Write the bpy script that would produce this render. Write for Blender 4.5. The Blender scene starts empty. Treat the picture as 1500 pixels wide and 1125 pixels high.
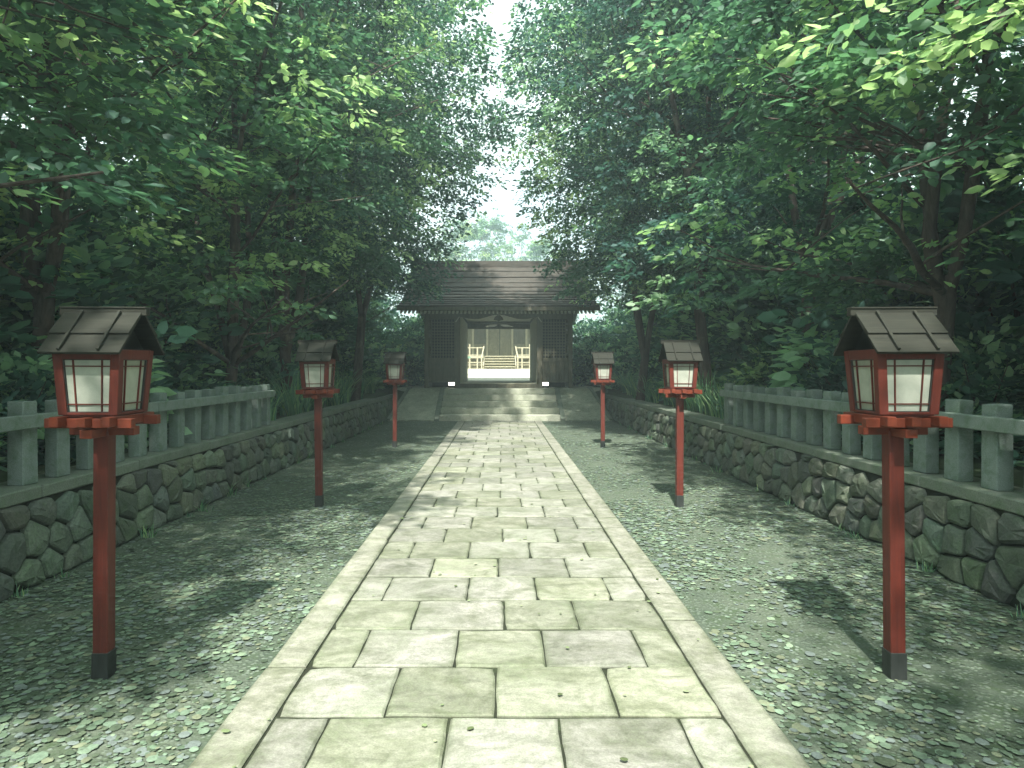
import bpy, math, random
import numpy as np
from mathutils import Vector

SEED = 7
random.seed(SEED)
sc = bpy.context.scene
COL = sc.collection
R = math.radians

# ------------------------------------------------------------------ materials
def nt(name):
    m = bpy.data.materials.new(name)
    m.use_nodes = True
    t = m.node_tree
    t.nodes.clear()
    out = t.nodes.new('ShaderNodeOutputMaterial')
    return m, t, out

def N(t, kind, **kw):
    n = t.nodes.new(kind)
    for k, v in kw.items():
        if k in n.inputs.keys():
            n.inputs[k].default_value = v
        else:
            setattr(n, k, v)
    return n

def L(t, a, b):
    t.links.new(a, b)

def coords(t, scale=(1, 1, 1), world=False):
    if world:
        g = t.nodes.new('ShaderNodeNewGeometry'); src = g.outputs['Position']
    else:
        g = t.nodes.new('ShaderNodeTexCoord'); src = g.outputs['Object']
    mp = t.nodes.new('ShaderNodeMapping')
    mp.inputs['Scale'].default_value = scale
    L(t, src, mp.inputs['Vector'])
    return mp.outputs['Vector']

def noise(t, vec, scale, detail=5, rough=0.6, dist=0.0):
    n = t.nodes.new('ShaderNodeTexNoise')
    n.inputs['Scale'].default_value = scale
    n.inputs['Detail'].default_value = detail
    n.inputs['Roughness'].default_value = rough
    n.inputs['Distortion'].default_value = dist
    L(t, vec, n.inputs['Vector'])
    return n.outputs['Fac']

def ramp(t, fac, lo, hi, a=(0, 0, 0, 1), b=(1, 1, 1, 1)):
    r = t.nodes.new('ShaderNodeValToRGB')
    r.color_ramp.elements[0].position = lo
    r.color_ramp.elements[1].position = hi
    r.color_ramp.elements[0].color = a
    r.color_ramp.elements[1].color = b
    L(t, fac, r.inputs['Fac'])
    return r.outputs['Color']

def mix(t, fac, a, b, mode='MIX'):
    m = t.nodes.new('ShaderNodeMix')
    m.data_type = 'RGBA'; m.blend_type = mode
    if isinstance(fac, (int, float)): m.inputs[0].default_value = fac
    else: L(t, fac, m.inputs[0])
    for s, v in ((6, a), (7, b)):
        if isinstance(v, (tuple, list)): m.inputs[s].default_value = (v[0], v[1], v[2], 1)
        else: L(t, v, m.inputs[s])
    return m.outputs[2]

def surf(t, out, col, rough=0.8, bump=None, bstr=0.3, bdist=0.01, spec=0.3):
    p = t.nodes.new('ShaderNodeBsdfPrincipled')
    if isinstance(col, (tuple, list)): p.inputs['Base Color'].default_value = (*col[:3], 1)
    else: L(t, col, p.inputs['Base Color'])
    if isinstance(rough, (int, float)): p.inputs['Roughness'].default_value = rough
    else: L(t, rough, p.inputs['Roughness'])
    p.inputs['Specular IOR Level'].default_value = spec
    if bump is not None:
        b = t.nodes.new('ShaderNodeBump')
        b.inputs['Strength'].default_value = bstr
        b.inputs['Distance'].default_value = bdist
        L(t, bump, b.inputs['Height'])
        L(t, b.outputs['Normal'], p.inputs['Normal'])
    L(t, p.outputs['BSDF'], out.inputs['Surface'])
    return p

def tint(t):
    a = t.nodes.new('ShaderNodeAttribute'); a.attribute_name = 'tint'
    return a.outputs['Color']

def m_stone(name, c1, c2, moss=(0.10, 0.15, 0.06), mossamt=0.35, use_tint=False, grain=90, bstr=0.5, rough=0.85, world=True, bd=0.01):
    m, t, out = nt(name)
    v = coords(t, world=world)
    n1 = noise(t, v, 2.3, 6, 0.65, 0.4)
    n2 = noise(t, v, grain, 3, 0.7)
    n3 = noise(t, v, 9, 6, 0.7, 0.6)
    c = mix(t, ramp(t, n1, 0.32, 0.68), c1, c2)
    c = mix(t, ramp(t, n3, 0.5, 0.72), c, moss) if mossamt >= 1 else mix(t, mix(t, 1.0, ramp(t, n3, 0.48, 0.72), (mossamt,)*3, 'MULTIPLY'), c, moss)
    c = mix(t, 0.55, c, ramp(t, n2, 0.3, 0.7, (0.45, 0.45, 0.45, 1), (1.45, 1.45, 1.45, 1)), 'MULTIPLY')
    if use_tint: c = mix(t, 1.0, c, tint(t), 'MULTIPLY')
    h = mix(t, 0.4, n3, n2)
    surf(t, out, c, rough, h, bstr, bd)
    return m

def m_wood(name, c1, c2, stretch=(2, 30, 30), rough=0.7, bstr=0.25, wear=None, spec=0.3, wlo=0.60):
    m, t, out = nt(name)
    v = coords(t, stretch)
    n1 = noise(t, v, 1.5, 6, 0.65, 0.5)
    v2 = coords(t)
    n2 = noise(t, v2, 5, 5, 0.65)
    c = mix(t, ramp(t, n1, 0.3, 0.7), c1, c2)
    c = mix(t, 0.5, c, ramp(t, n2, 0.3, 0.7, (0.6, 0.6, 0.6, 1), (1.3, 1.3, 1.3, 1)), 'MULTIPLY')
    if wear:
        n3 = noise(t, coords(t, (1.6, 1.6, 0.7)), 17, 9, 0.8)
        c = mix(t, ramp(t, n3, wlo, wlo + 0.05), c, wear)
    surf(t, out, c, rough, n1, bstr, 0.004, spec)
    return m

def m_leaf(name, c_dark, c_mid, c_light, trans=0.35):
    m, t, out = nt(name)
    oi = t.nodes.new('ShaderNodeObjectInfo')
    col = tint(t)
    sx = t.nodes.new('ShaderNodeSeparateColor'); L(t, col, sx.inputs[0])
    r = t.nodes.new('ShaderNodeValToRGB')
    e = r.color_ramp.elements
    e[0].position = 0.0; e[0].color = (*c_dark, 1)
    e[1].position = 1.0; e[1].color = (*c_light, 1)
    k = e.new(0.55); k.color = (*c_mid, 1)
    L(t, sx.outputs[0], r.inputs['Fac'])
    hs = t.nodes.new('ShaderNodeHueSaturation')
    mr = N(t, 'ShaderNodeMapRange'); mr.inputs['To Min'].default_value = 0.492; mr.inputs['To Max'].default_value = 0.552; hs.inputs['Saturation'].default_value = 0.86
    L(t, oi.outputs['Random'], mr.inputs['Value']); L(t, mr.outputs[0], hs.inputs['Hue'])
    L(t, r.outputs['Color'], hs.inputs['Color'])
    base = hs.outputs['Color']
    p = t.nodes.new('ShaderNodeBsdfPrincipled')
    p.inputs['Roughness'].default_value = 0.5
    p.inputs['Specular IOR Level'].default_value = 0.35
    L(t, base, p.inputs['Base Color'])
    tr = t.nodes.new('ShaderNodeBsdfTranslucent')
    tc = mix(t, 1.0, base, (1.6, 1.95, 1.4), 'MULTIPLY')
    L(t, tc, tr.inputs['Color'])
    ms = t.nodes.new('ShaderNodeMixShader'); ms.inputs[0].default_value = trans
    L(t, p.outputs[0], ms.inputs[1]); L(t, tr.outputs[0], ms.inputs[2])
    L(t, ms.outputs[0], out.inputs['Surface'])
    return m

def m_bark():
    m, t, out = nt('bark')
    v = coords(t, (6, 6, 1.2))
    n1 = noise(t, v, 3, 6, 0.7, 0.6)
    v2 = coords(t)
    n2 = noise(t, v2, 2.2, 4, 0.6)
    c = mix(t, ramp(t, n1, 0.35, 0.65), (0.035, 0.026, 0.024), (0.11, 0.085, 0.072))
    c = mix(t, ramp(t, n2, 0.56, 0.66), c, (0.20, 0.16, 0.13))
    surf(t, out, c, 0.9, n1, 0.7, 0.02)
    return m

def m_ground():
    m, t, out = nt('ground_soil')
    v = coords(t, world=True)
    vo = t.nodes.new('ShaderNodeTexVoronoi'); vo.inputs['Scale'].default_value = 34
    nz = noise(t, v, 1.1, 6, 0.7, 0.5)
    n2 = noise(t, v, 60, 4, 0.7)
    n3 = noise(t, v, 7, 5, 0.7)
    L(t, v, vo.inputs['Vector'])
    peb = ramp(t, vo.outputs['Distance'], 0.25, 0.5, (1, 1, 1, 1), (0, 0, 0, 1))
    soil = mix(t, ramp(t, nz, 0.35, 0.65), (0.068, 0.094, 0.068), (0.13, 0.155, 0.115))
    soil = mix(t, ramp(t, n3, 0.45, 0.7), soil, (0.06, 0.095, 0.045))
    pc = mix(t, vo.outputs['Color'], (0.12, 0.155, 0.12), (0.24, 0.29, 0.235))
    msk = mix(t, 1.0, peb, ramp(t, n3, 0.35, 0.6), 'MULTIPLY')
    c = mix(t, msk, soil, pc)
    c = mix(t, 0.5, c, ramp(t, n2, 0.3, 0.7, (0.5, 0.5, 0.5, 1), (1.4, 1.4, 1.4, 1)), 'MULTIPLY')
    surf(t, out, c, 0.95, mix(t, 0.5, peb, n2), 0.8, 0.015)
    return m

def m_bank():
    m, t, out = nt('bank_soil')
    v = coords(t, world=True)
    n1 = noise(t, v, 1.6, 6, 0.7, 0.5); n2 = noise(t, v, 40, 4, 0.7)
    c = mix(t, ramp(t, n1, 0.35, 0.65), (0.035, 0.045, 0.025), (0.045, 0.08, 0.03))
    c = mix(t, 0.6, c, ramp(t, n2, 0.3, 0.7, (0.5, 0.5, 0.5, 1), (1.5, 1.5, 1.5, 1)), 'MULTIPLY')
    surf(t, out, c, 0.95, n2, 0.9, 0.03)
    return m

def m_tinted(name, rough=0.8, base=(1, 1, 1), bump=60):
    m, t, out = nt(name)
    v = coords(t, world=True)
    n2 = noise(t, v, bump, 4, 0.7)
    c = mix(t, 1.0, tint(t), ramp(t, n2, 0.25, 0.75, (0.65, 0.65, 0.65, 1), (1.3, 1.3, 1.3, 1)), 'MULTIPLY')
    c = mix(t, 1.0, c, base, 'MULTIPLY')
    surf(t, out, c, rough, n2, 0.3, 0.003)
    return m

def m_paper():
    m, t, out = nt('washi_paper')
    v = coords(t)
    n = noise(t, v, 9, 7, 0.65, 0.5)
    c = mix(t, ramp(t, n, 0.3, 0.7), (0.40, 0.43, 0.36), (0.55, 0.575, 0.49))
    p = t.nodes.new('ShaderNodeBsdfPrincipled'); p.inputs['Roughness'].default_value = 0.6
    L(t, c, p.inputs['Base Color'])
    tr = t.nodes.new('ShaderNodeBsdfTranslucent'); L(t, c, tr.inputs['Color'])
    ms = t.nodes.new('ShaderNodeMixShader'); ms.inputs[0].default_value = 0.25
    L(t, p.outputs[0], ms.inputs[1]); L(t, tr.outputs[0], ms.inputs[2]); L(t, ms.outputs[0], out.inputs['Surface'])
    return m

def m_slab():
    m, t, out = nt('paving_slab')
    v = coords(t, world=True)
    vs = coords(t, (0.6, 1.6, 1), world=True)
    n1 = noise(t, v, 1.3, 6, 0.65, 0.6)
    n2 = noise(t, v, 120, 3, 0.7)
    n3 = noise(t, vs, 6, 7, 0.7, 0.8)
    n4 = noise(t, v, 28, 4, 0.7, 0.3)
    c = mix(t, ramp(t, n3, 0.35, 0.65), (0.265, 0.26, 0.23), (0.41, 0.395, 0.36))
    nm = mix(t, 0.5, n1, n4)
    c = mix(t, ramp(t, nm, 0.48, 0.72), c, (0.235, 0.262, 0.19))
    c = mix(t, 0.6, c, ramp(t, n4, 0.35, 0.62, (0.62, 0.66, 0.58, 1), (1.15, 1.15, 1.15, 1)), 'MULTIPLY')
    c = mix(t, 0.5, c, ramp(t, n2, 0.3, 0.7, (0.55, 0.55, 0.55, 1), (1.35, 1.35, 1.35, 1)), 'MULTIPLY')
    c = mix(t, 1.0, c, tint(t), 'MULTIPLY')
    c = mix(t, 1.0, c, ramp(t, noise(t, v, 2.6, 7, 0.72, 1.2), 0.36, 0.6, (0.62, 0.66, 0.56, 1), (1.08, 1.08, 1.08, 1)), 'MULTIPLY')
    rg = ramp(t, n3, 0.3, 0.7, (0.5, 0.5, 0.5, 1), (0.8, 0.8, 0.8, 1))
    surf(t, out, c, rg, mix(t, 0.5, n4, n3), 0.45, 0.008, 0.4)
    return m

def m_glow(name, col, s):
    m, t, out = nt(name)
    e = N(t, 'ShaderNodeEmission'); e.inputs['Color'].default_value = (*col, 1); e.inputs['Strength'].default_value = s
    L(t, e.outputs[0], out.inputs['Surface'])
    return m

M = {}
M['slab'] = m_slab()
M['joint'] = m_stone('joint_earth', (0.015, 0.018, 0.01), (0.03, 0.035, 0.02), mossamt=0.3)
M['ground'] = m_ground()
M['bank'] = m_bank()
M['wallstone'] = m_stone('wall_stone', (0.085, 0.105, 0.085), (0.16, 0.18, 0.145), (0.08, 0.13, 0.06), 0.6, True, 55, 0.8)
M['mortar'] = m_stone('wall_gap', (0.015, 0.018, 0.014), (0.03, 0.035, 0.025), mossamt=0.3)
M['coping'] = m_stone('coping_stone', (0.14, 0.17, 0.135), (0.21, 0.235, 0.195), (0.10, 0.16, 0.08), 0.7, False, 110, 0.5)
M['granite'] = m_stone('fence_granite', (0.165, 0.205, 0.19), (0.245, 0.285, 0.265), (0.10, 0.16, 0.10), 0.85, True, 150, 0.7)
M['step'] = m_stone('step_stone', (0.34, 0.36, 0.28), (0.44, 0.455, 0.37), (0.17, 0.22, 0.11), 0.5, False, 70, 0.5)
M['ramp'] = m_stone('ramp_gravel', (0.26, 0.28, 0.21), (0.44, 0.46, 0.36), (0.10, 0.14, 0.07), 0.5, False, 45, 1.0)
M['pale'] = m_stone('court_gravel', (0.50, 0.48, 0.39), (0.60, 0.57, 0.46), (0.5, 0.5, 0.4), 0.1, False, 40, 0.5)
M['red'] = m_wood('vermilion_paint', (0.075, 0.013, 0.008), (0.135, 0.022, 0.012), (25, 25, 2), 0.6, 0.4, (0.05, 0.028, 0.018), 0.35)
M['redbeam'] = m_wood('vermilion_beam', (0.10, 0.017, 0.007), (0.17, 0.030, 0.010), (12, 12, 12), 0.6, 0.4, (0.07, 0.035, 0.018), 0.35)
M['black'] = m_wood('black_metal_sleeve', (0.018, 0.022, 0.02), (0.04, 0.045, 0.042), (10, 10, 2), 0.5, 0.2)
M['roofboard'] = m_wood('lantern_roof_board', (0.013, 0.015, 0.011), (0.032, 0.033, 0.024), (2, 40, 40), 0.75, 0.5)
M['paper'] = m_paper()
M['gate'] = m_wood('weathered_gate_timber', (0.078, 0.074, 0.050), (0.155, 0.145, 0.10), (14, 14, 1.2), 0.8, 0.5)
M['gatepale'] = m_wood('passage_board', (0.30, 0.31, 0.21), (0.42, 0.42, 0.30), (10, 10, 1), 0.8, 0.4)
M['shingle'] = m_wood('bark_shingle', (0.042, 0.038, 0.033), (0.10, 0.09, 0.075), (1.5, 40, 40), 0.85, 0.7)
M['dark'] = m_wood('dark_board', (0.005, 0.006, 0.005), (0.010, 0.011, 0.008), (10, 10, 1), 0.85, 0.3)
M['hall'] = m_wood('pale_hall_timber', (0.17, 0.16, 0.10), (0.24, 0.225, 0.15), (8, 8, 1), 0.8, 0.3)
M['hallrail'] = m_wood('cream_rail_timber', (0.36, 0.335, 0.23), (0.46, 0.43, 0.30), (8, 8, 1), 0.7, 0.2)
M['bark'] = m_bark()
M['leafA'] = m_leaf('leaf_mid', (0.018, 0.066, 0.050), (0.068, 0.175, 0.108), (0.40, 0.52, 0.23), 0.42)
M['leafB'] = m_leaf('leaf_deep', (0.014, 0.056, 0.048), (0.048, 0.140, 0.104), (0.28, 0.42, 0.22), 0.38)
M['leafC'] = m_leaf('leaf_yellowgreen', (0.028, 0.085, 0.048), (0.105, 0.22, 0.108), (0.48, 0.57, 0.25), 0.44)
M['bush'] = m_leaf('bush_leaf', (0.024, 0.085, 0.066), (0.085, 0.22, 0.15), (0.36, 0.52, 0.30), 0.35)
M['blade'] = m_leaf('grass_blade', (0.05, 0.15, 0.09), (0.13, 0.30, 0.15), (0.45, 0.56, 0.24), 0.3)
M['litter'] = m_tinted('fallen_leaf', 0.75)
M['bright_spot'] = m_glow('bright_spot_glow', (1, 0.97, 0.85), 3.0)

# ------------------------------------------------------------------ mesh helpers
class MB:
    def __init__(s): s.v = []; s.f = []; s.t = []
    def add(s, vs, fs, tn=(1, 1, 1)):
        b = len(s.v)
        s.v.extend([tuple(p) for p in vs]); s.t.extend([tn] * len(vs))
        s.f.extend([tuple(i + b for i in f) for f in fs]); return s
    def box(s, x0, x1, y0, y1, z0, z1, tn=(1, 1, 1)):
        vs = [(x0, y0, z0), (x1, y0, z0), (x1, y1, z0), (x0, y1, z0), (x0, y0, z1), (x1, y0, z1), (x1, y1, z1), (x0, y1, z1)]
        return s.add(vs, [(0, 3, 2, 1), (4, 5, 6, 7), (0, 1, 5, 4), (1, 2, 6, 5), (2, 3, 7, 6), (3, 0, 4, 7)], tn)
    def bar(s, a, b, w, h, up=(0, 0, 1), tn=(1, 1, 1)):
        a = Vector(a); b = Vector(b); d = (b - a).normalized(); u = Vector(up)
        r = d.cross(u).normalized(); u = r.cross(d).normalized()
        vs = []
        for p in (a, b):
            for sx, sz in ((-1, -1), (1, -1), (1, 1), (-1, 1)):
                vs.append(p + r * (sx * w / 2) + u * (sz * h / 2))
        return s.add(vs, [(0, 1, 2, 3), (7, 6, 5, 4), (0, 4, 5, 1), (1, 5, 6, 2), (2, 6, 7, 3), (3, 7, 4, 0)], tn)
    def prism(s, poly, axis, a, b, tn=(1, 1, 1)):
        n = len(poly); vs = []
        for c in (a, b):
            for p in poly:
                if axis == 'x': vs.append((c, p[0], p[1]))
                elif axis == 'y': vs.append((p[0], c, p[1]))
                else: vs.append((p[0], p[1], c))
        fs = [tuple(range(n))[::-1], tuple(range(n, 2 * n))] + [(i, (i + 1) % n, n + (i + 1) % n, n + i) for i in range(n)]
        return s.add(vs, fs, tn)
    def tube(s, pts, rads, n=7):
        pts = [Vector(p) for p in pts]; rings = []
        for i, p in enumerate(pts):
            d = (pts[min(i + 1, len(pts) - 1)] - pts[max(i - 1, 0)]).normalized()
            u = Vector((0, 1, 0)) if abs(d.y) < 0.9 else Vector((1, 0, 0))
            a = d.cross(u).normalized(); b = d.cross(a)
            rings.append([p + (a * math.cos(2 * math.pi * k / n) + b * math.sin(2 * math.pi * k / n)) * rads[i] for k in range(n)])
        vs = [q for r in rings for q in r]
        fs = [(i * n + k, i * n + (k + 1) % n, (i + 1) * n + (k + 1) % n, (i + 1) * n + k) for i in range(len(pts) - 1) for k in range(n)]
        fs.append(tuple(range((len(pts) - 1) * n, len(pts) * n)))
        return s.add(vs, fs)
    def mesh(s, name, mat, bevel=0, smooth=False):
        me = bpy.data.meshes.new(name); me.from_pydata(s.v, [], s.f); me.materials.append(mat)
        at = me.attributes.new('tint', 'FLOAT_COLOR', 'POINT')
        at.data.foreach_set('color', np.array([(*c, 1) for c in s.t], np.float32).ravel())
        me.validate(); 
        import bmesh
        bm = bmesh.new(); bm.from_mesh(me)
        bmesh.ops.recalc_face_normals(bm, faces=bm.faces)
        if bevel:
            bmesh.ops.bevel(bm, geom=[e for e in bm.edges if len(e.link_faces) == 2 and e.calc_face_angle(0) > 0.5], offset=bevel, segments=1, affect='EDGES')
        bm.to_mesh(me); bm.free()
        if smooth: me.shade_smooth()
        return me
    def build(s, name, mat, parent=None, bevel=0, smooth=False, loc=None):
        return link(name, s.mesh(name, mat, bevel, smooth), parent, loc)

def link(name, me, parent=None, loc=None):
    o = bpy.data.objects.new(name, me); COL.objects.link(o)
    if parent: o.parent = parent
    if loc: o.location = loc
    return o

def empty(name, loc=(0, 0, 0), rz=0):
    o = bpy.data.objects.new(name, None); COL.objects.link(o); o.location = loc; o.rotation_euler = (0, 0, rz)
    o.empty_display_size = 0.2
    return o

def tag(o, label=None, cat=None, group=None, kind=None):
    if label: o['label'] = label
    if cat: o['category'] = cat
    if group: o['group'] = group
    if kind: o['kind'] = kind
    return o

def copy_tree(o, parent=None):
    c = o.copy(); COL.objects.link(c)
    if parent: c.parent = parent
    for ch in list(o.children): copy_tree(ch, c)
    return c

def fast_mesh(name, verts, faces_n, nper, mat, tintv):
    """verts (n,3); faces_n (m,nper) indices"""
    me = bpy.data.meshes.new(name)
    nv = len(verts); nf = len(faces_n)
    me.vertices.add(nv); me.vertices.foreach_set('co', verts.astype(np.float32).ravel())
    me.loops.add(nf * nper); me.loops.foreach_set('vertex_index', faces_n.astype(np.int32).ravel())
    me.polygons.add(nf); me.polygons.foreach_set('loop_start', np.arange(0, nf * nper, nper, dtype=np.int32))
    me.update(calc_edges=True)
    me.materials.append(mat)
    at = me.attributes.new('tint', 'FLOAT_COLOR', 'POINT')
    c = np.ones((nv, 4), np.float32); c[:, :3] = tintv
    at.data.foreach_set('color', c.ravel())
    return me

# ------------------------------------------------------------------ world, sun, haze, camera
SUN_EL, SUN_AZ = 52.0, 188.0      # azimuth clockwise from +Y (the way the path runs)
w = bpy.data.worlds.new('World'); sc.world = w; w.use_nodes = True
t = w.node_tree; t.nodes.clear()
sky = t.nodes.new('ShaderNodeTexSky'); sky.sky_type = 'NISHITA'; sky.sun_disc = False
sky.sun_elevation = R(SUN_EL); sky.sun_rotation = R(SUN_AZ); sky.air_density = 1.0; sky.dust_density = 2.5; sky.ozone_density = 1.0
bg = t.nodes.new('ShaderNodeBackground'); bg.inputs['Strength'].default_value = 0.14
tc = t.nodes.new('ShaderNodeTexCoord')
cl = t.nodes.new('ShaderNodeTexNoise'); cl.inputs['Scale'].default_value = 2.2; cl.inputs['Detail'].default_value = 6
L(t, tc.outputs['Generated'], cl.inputs['Vector'])
cf = ramp(t, cl.outputs['Fac'], 0.30, 0.55, (0.45, 0.45, 0.45, 1), (0.95, 0.95, 0.95, 1))
cm = mix(t, cf, sky.outputs['Color'], (5.9, 6.9, 6.6))
L(t, cm, bg.inputs['Color'])
wo = t.nodes.new('ShaderNodeOutputWorld'); L(t, bg.outputs[0], wo.inputs['Surface'])

sd = bpy.data.lights.new('sun', 'SUN'); sd.energy = 5.0; sd.angle = R(1.2); sd.color = (1.0, 0.965, 0.89)
so = bpy.data.objects.new('sun', sd); COL.objects.link(so)
az = R(SUN_AZ); el = R(SUN_EL)
tosun = Vector((math.sin(az) * math.cos(el), math.cos(az) * math.cos(el), math.sin(el)))
so.rotation_euler = tosun.to_track_quat('Z', 'Y').to_euler(); so.location = (0, 0, 40)

HAZE = 0.0052
hb = MB().box(-170, 170, -60, 200, -1.2, 19.5)
hm, t, out = nt('haze_air')
pv = t.nodes.new('ShaderNodeVolumePrincipled')
pv.inputs['Color'].default_value = (0.74, 0.95, 0.96, 1); pv.inputs['Density'].default_value = HAZE; pv.inputs['Anisotropy'].default_value = 0.25
L(t, pv.outputs[0], out.inputs['Volume'])
if HAZE > 0:
    ho = hb.build('haze', hm); tag(ho, 'pale green-white sunlit haze filling the air between the trees', 'haze', kind='stuff')

cam = bpy.data.cameras.new('camera'); co = bpy.data.objects.new('camera', cam); COL.objects.link(co)
co.location = (0, 0, 1.6); co.rotation_euler = (R(90), 0, 0)
cam.sensor_width = 36; cam.lens = 970 / 1500 * 36; cam.shift_x = 0.012; cam.shift_y = -0.01633
cam.clip_start = 0.05; cam.clip_end = 800
sc.camera = co

# ------------------------------------------------------------------ ground, bank, courtyard
g = MB(); g.add([(-160, -55, 0), (160, -55, 0), (160, 190, 0), (-160, 190, 0)], [(0, 1, 2, 3)])
tag(g.build('ground', M['ground']), 'mossy gravel ground beside the stone path', kind='structure')

def hterr(x, y):
    if y < 18: h = 0.66
    elif y < 22: h = 0.66 + (y - 18) / 4 * 0.2
    elif y < 38: h = 0.86 + (y - 22) / 16 * 0.5
    else: h = 1.36
    ax = abs(x)
    if ax > 4: h += min((ax - 4) * 0.03, 0.8)
    return h + 0.05 * math.sin(x * 1.7 + y * 0.9) * math.sin(y * 1.3 - x) * (1 if ax > 3.8 else 0.3)
xs = [-160, -90, -50, -30] + [-20 + i * 0.8 for i in range(20)] + [-3.60, -3.56] + [-3, -1.5, 0, 1.5, 3] + [3.56, 3.60] + [4.8 + i * 0.8 for i in range(20)] + [30, 50, 90, 160]
ys = [-55, -20] + [-6 + i * 0.9 for i in range(31)] + [22.10, 22.14] + [23 + i * 1.5 for i in range(18)] + [60, 90, 130, 190]
ys = sorted(ys)
gv = []; gf = []
for j, y in enumerate(ys):
    for i, x in enumerate(xs):
        inside = abs(x) < 3.58 and y < 22.12
        z = -0.06 if inside else hterr(x, y)
        if abs(x) < 3.2 and y > 22.12 and y < 46: z = min(z, hterr(x, y) - 0.14)
        gv.append((x, y, z))
nx = len(xs)
for j in range(len(ys) - 1):
    for i in range(nx - 1):
        gf.append((j * nx + i, j * nx + i + 1, (j + 1) * nx + i + 1, (j + 1) * nx + i))
tag(MB().add(gv, gf).build('bank_terrain', M['bank']), kind='structure')

# ------------------------------------------------------------------ path of slabs
def slab(mb, rng, x0, x1, y0, y1, ztop, jit=0.004, gap=0.005, tn=(1, 1, 1)):
    x0 += gap * 0.8; x1 -= gap * 0.8; y0 += gap * 1.5; y1 -= gap * 1.5
    pts = []
    def edge(ax, ay, bx, by, n):
        for k in range(n):
            f = k / n
            pts.append([ax + (bx - ax) * f + rng.uniform(-jit, jit), ay + (by - ay) * f + rng.uniform(-jit, jit)])
    n = 5
    edge(x0, y0, x1, y0, n); edge(x1, y0, x1, y1, n); edge(x1, y1, x0, y1, n); edge(x0, y1, x0, y0, n)
    cx = (x0 + x1) / 2; cy = (y0 + y1) / 2; m = len(pts)
    for ci in (0, 5, 10, 15):
        q = rng.uniform(0.0, 0.005) if rng.random() < 0.88 else rng.uniform(0.008, 0.018)
        pts[ci][0] += (cx - pts[ci][0]) / max(1e-6, abs(cx - pts[ci][0])) * q; pts[ci][1] += (cy - pts[ci][1]) / max(1e-6, abs(cy - pts[ci][1])) * q
    tz = rng.uniform(-0.003, 0.003); sx = rng.uniform(-0.003, 0.003); sy = rng.uniform(-0.003, 0.003)
    hw = (x1 - x0) / 2; hh = (y1 - y0) / 2
    vs = [(p[0], p[1], 0.004) for p in pts]
    vs += [(p[0], p[1], ztop - 0.007 + tz) for p in pts]
    b = 0.012
    vs += [(cx + (p[0] - cx) * (1 - b / hw), cy + (p[1] - cy) * (1 - b / hh), ztop + tz + sx * (p[0] - cx) / hw + sy * (p[1] - cy) / hh) for p in pts]
    b = 0.012 + rng.uniform(0.02, 0.035)
    vs += [(cx + (p[0] - cx) * (1 - b / hw), cy + (p[1] - cy) * (1 - b / hh), ztop + tz + sx * (p[0] - cx) / hw + sy * (p[1] - cy) / hh) for p in pts]
    fs = []
    for k in range(m):
        q = (k + 1) % m
        fs += [(k, q, m + q, m + k), (m + k, m + q, 2 * m + q, 2 * m + k), (2 * m + k, 2 * m + q, 3 * m + q, 3 * m + k)]
    fs.append(tuple(range(3 * m, 4 * m)))
    b0 = len(mb.t)
    mb.add(vs, fs, tn)
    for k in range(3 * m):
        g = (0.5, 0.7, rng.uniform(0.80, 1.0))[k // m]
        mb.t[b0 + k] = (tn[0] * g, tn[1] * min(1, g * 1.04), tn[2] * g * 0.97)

rng = random.Random(3)
pm = MB(); ZP = 0.020
k0 = -4
row = 0
y = 3.0 - 0.5 * 9
while y < 19.55:
    y1 = min(y + 0.5, 19.63)
    ri = round((y - 3.0) / 0.5)
    if ri % 2 == 0: js = [-0.51, 0, 0.51]
    else: js = [-0.77, -0.255, 0.26, 0.77]
    js = [-1.015] + [j + rng.uniform(-0.035, 0.035) for j in js] + [1.015]
    for a, b in zip(js[:-1], js[1:]):
        f = rng.uniform(0.80, 1.08); r = rng.random()
        tn = (f, f, f)
        if r < 0.10: tn = (f * 0.90, f * 0.93, f * 0.85)
        elif r < 0.3: tn = (f * 0.84, f * 0.87, f * 0.78)
        elif r < 0.42: tn = (f * 1.0, f * 1.02, f * 0.92)
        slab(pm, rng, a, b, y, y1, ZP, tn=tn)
    y += 0.5
path = pm.build('path', M['slab']); tag(path, 'straight path of pale mossy stone slabs leading to the gate', kind='structure')
km = MB()
for s in (-1, 1):
    y = -1.5 + (0.6 if s > 0 else 0)
    while y < 19.6:
        ln = rng.uniform(2.2, 3.2); y1 = min(y + ln, 19.63)
        f = rng.uniform(0.9, 1.05)
        a, b = (1.02, 1.235) if s > 0 else (-1.235, -1.02)
        n = 1
        slab(km, rng, a, b, y, y1, ZP + 0.001, 0.0025, 0.003, (f, f, f * 0.97)); y = y1
tag(km.build('path_kerb', M['slab']), kind='structure')
tag(MB().box(-1.225, 1.225, -1.6, 19.62, 0.002, 0.007).build('path_bed', M['joint']), kind='structure')

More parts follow.
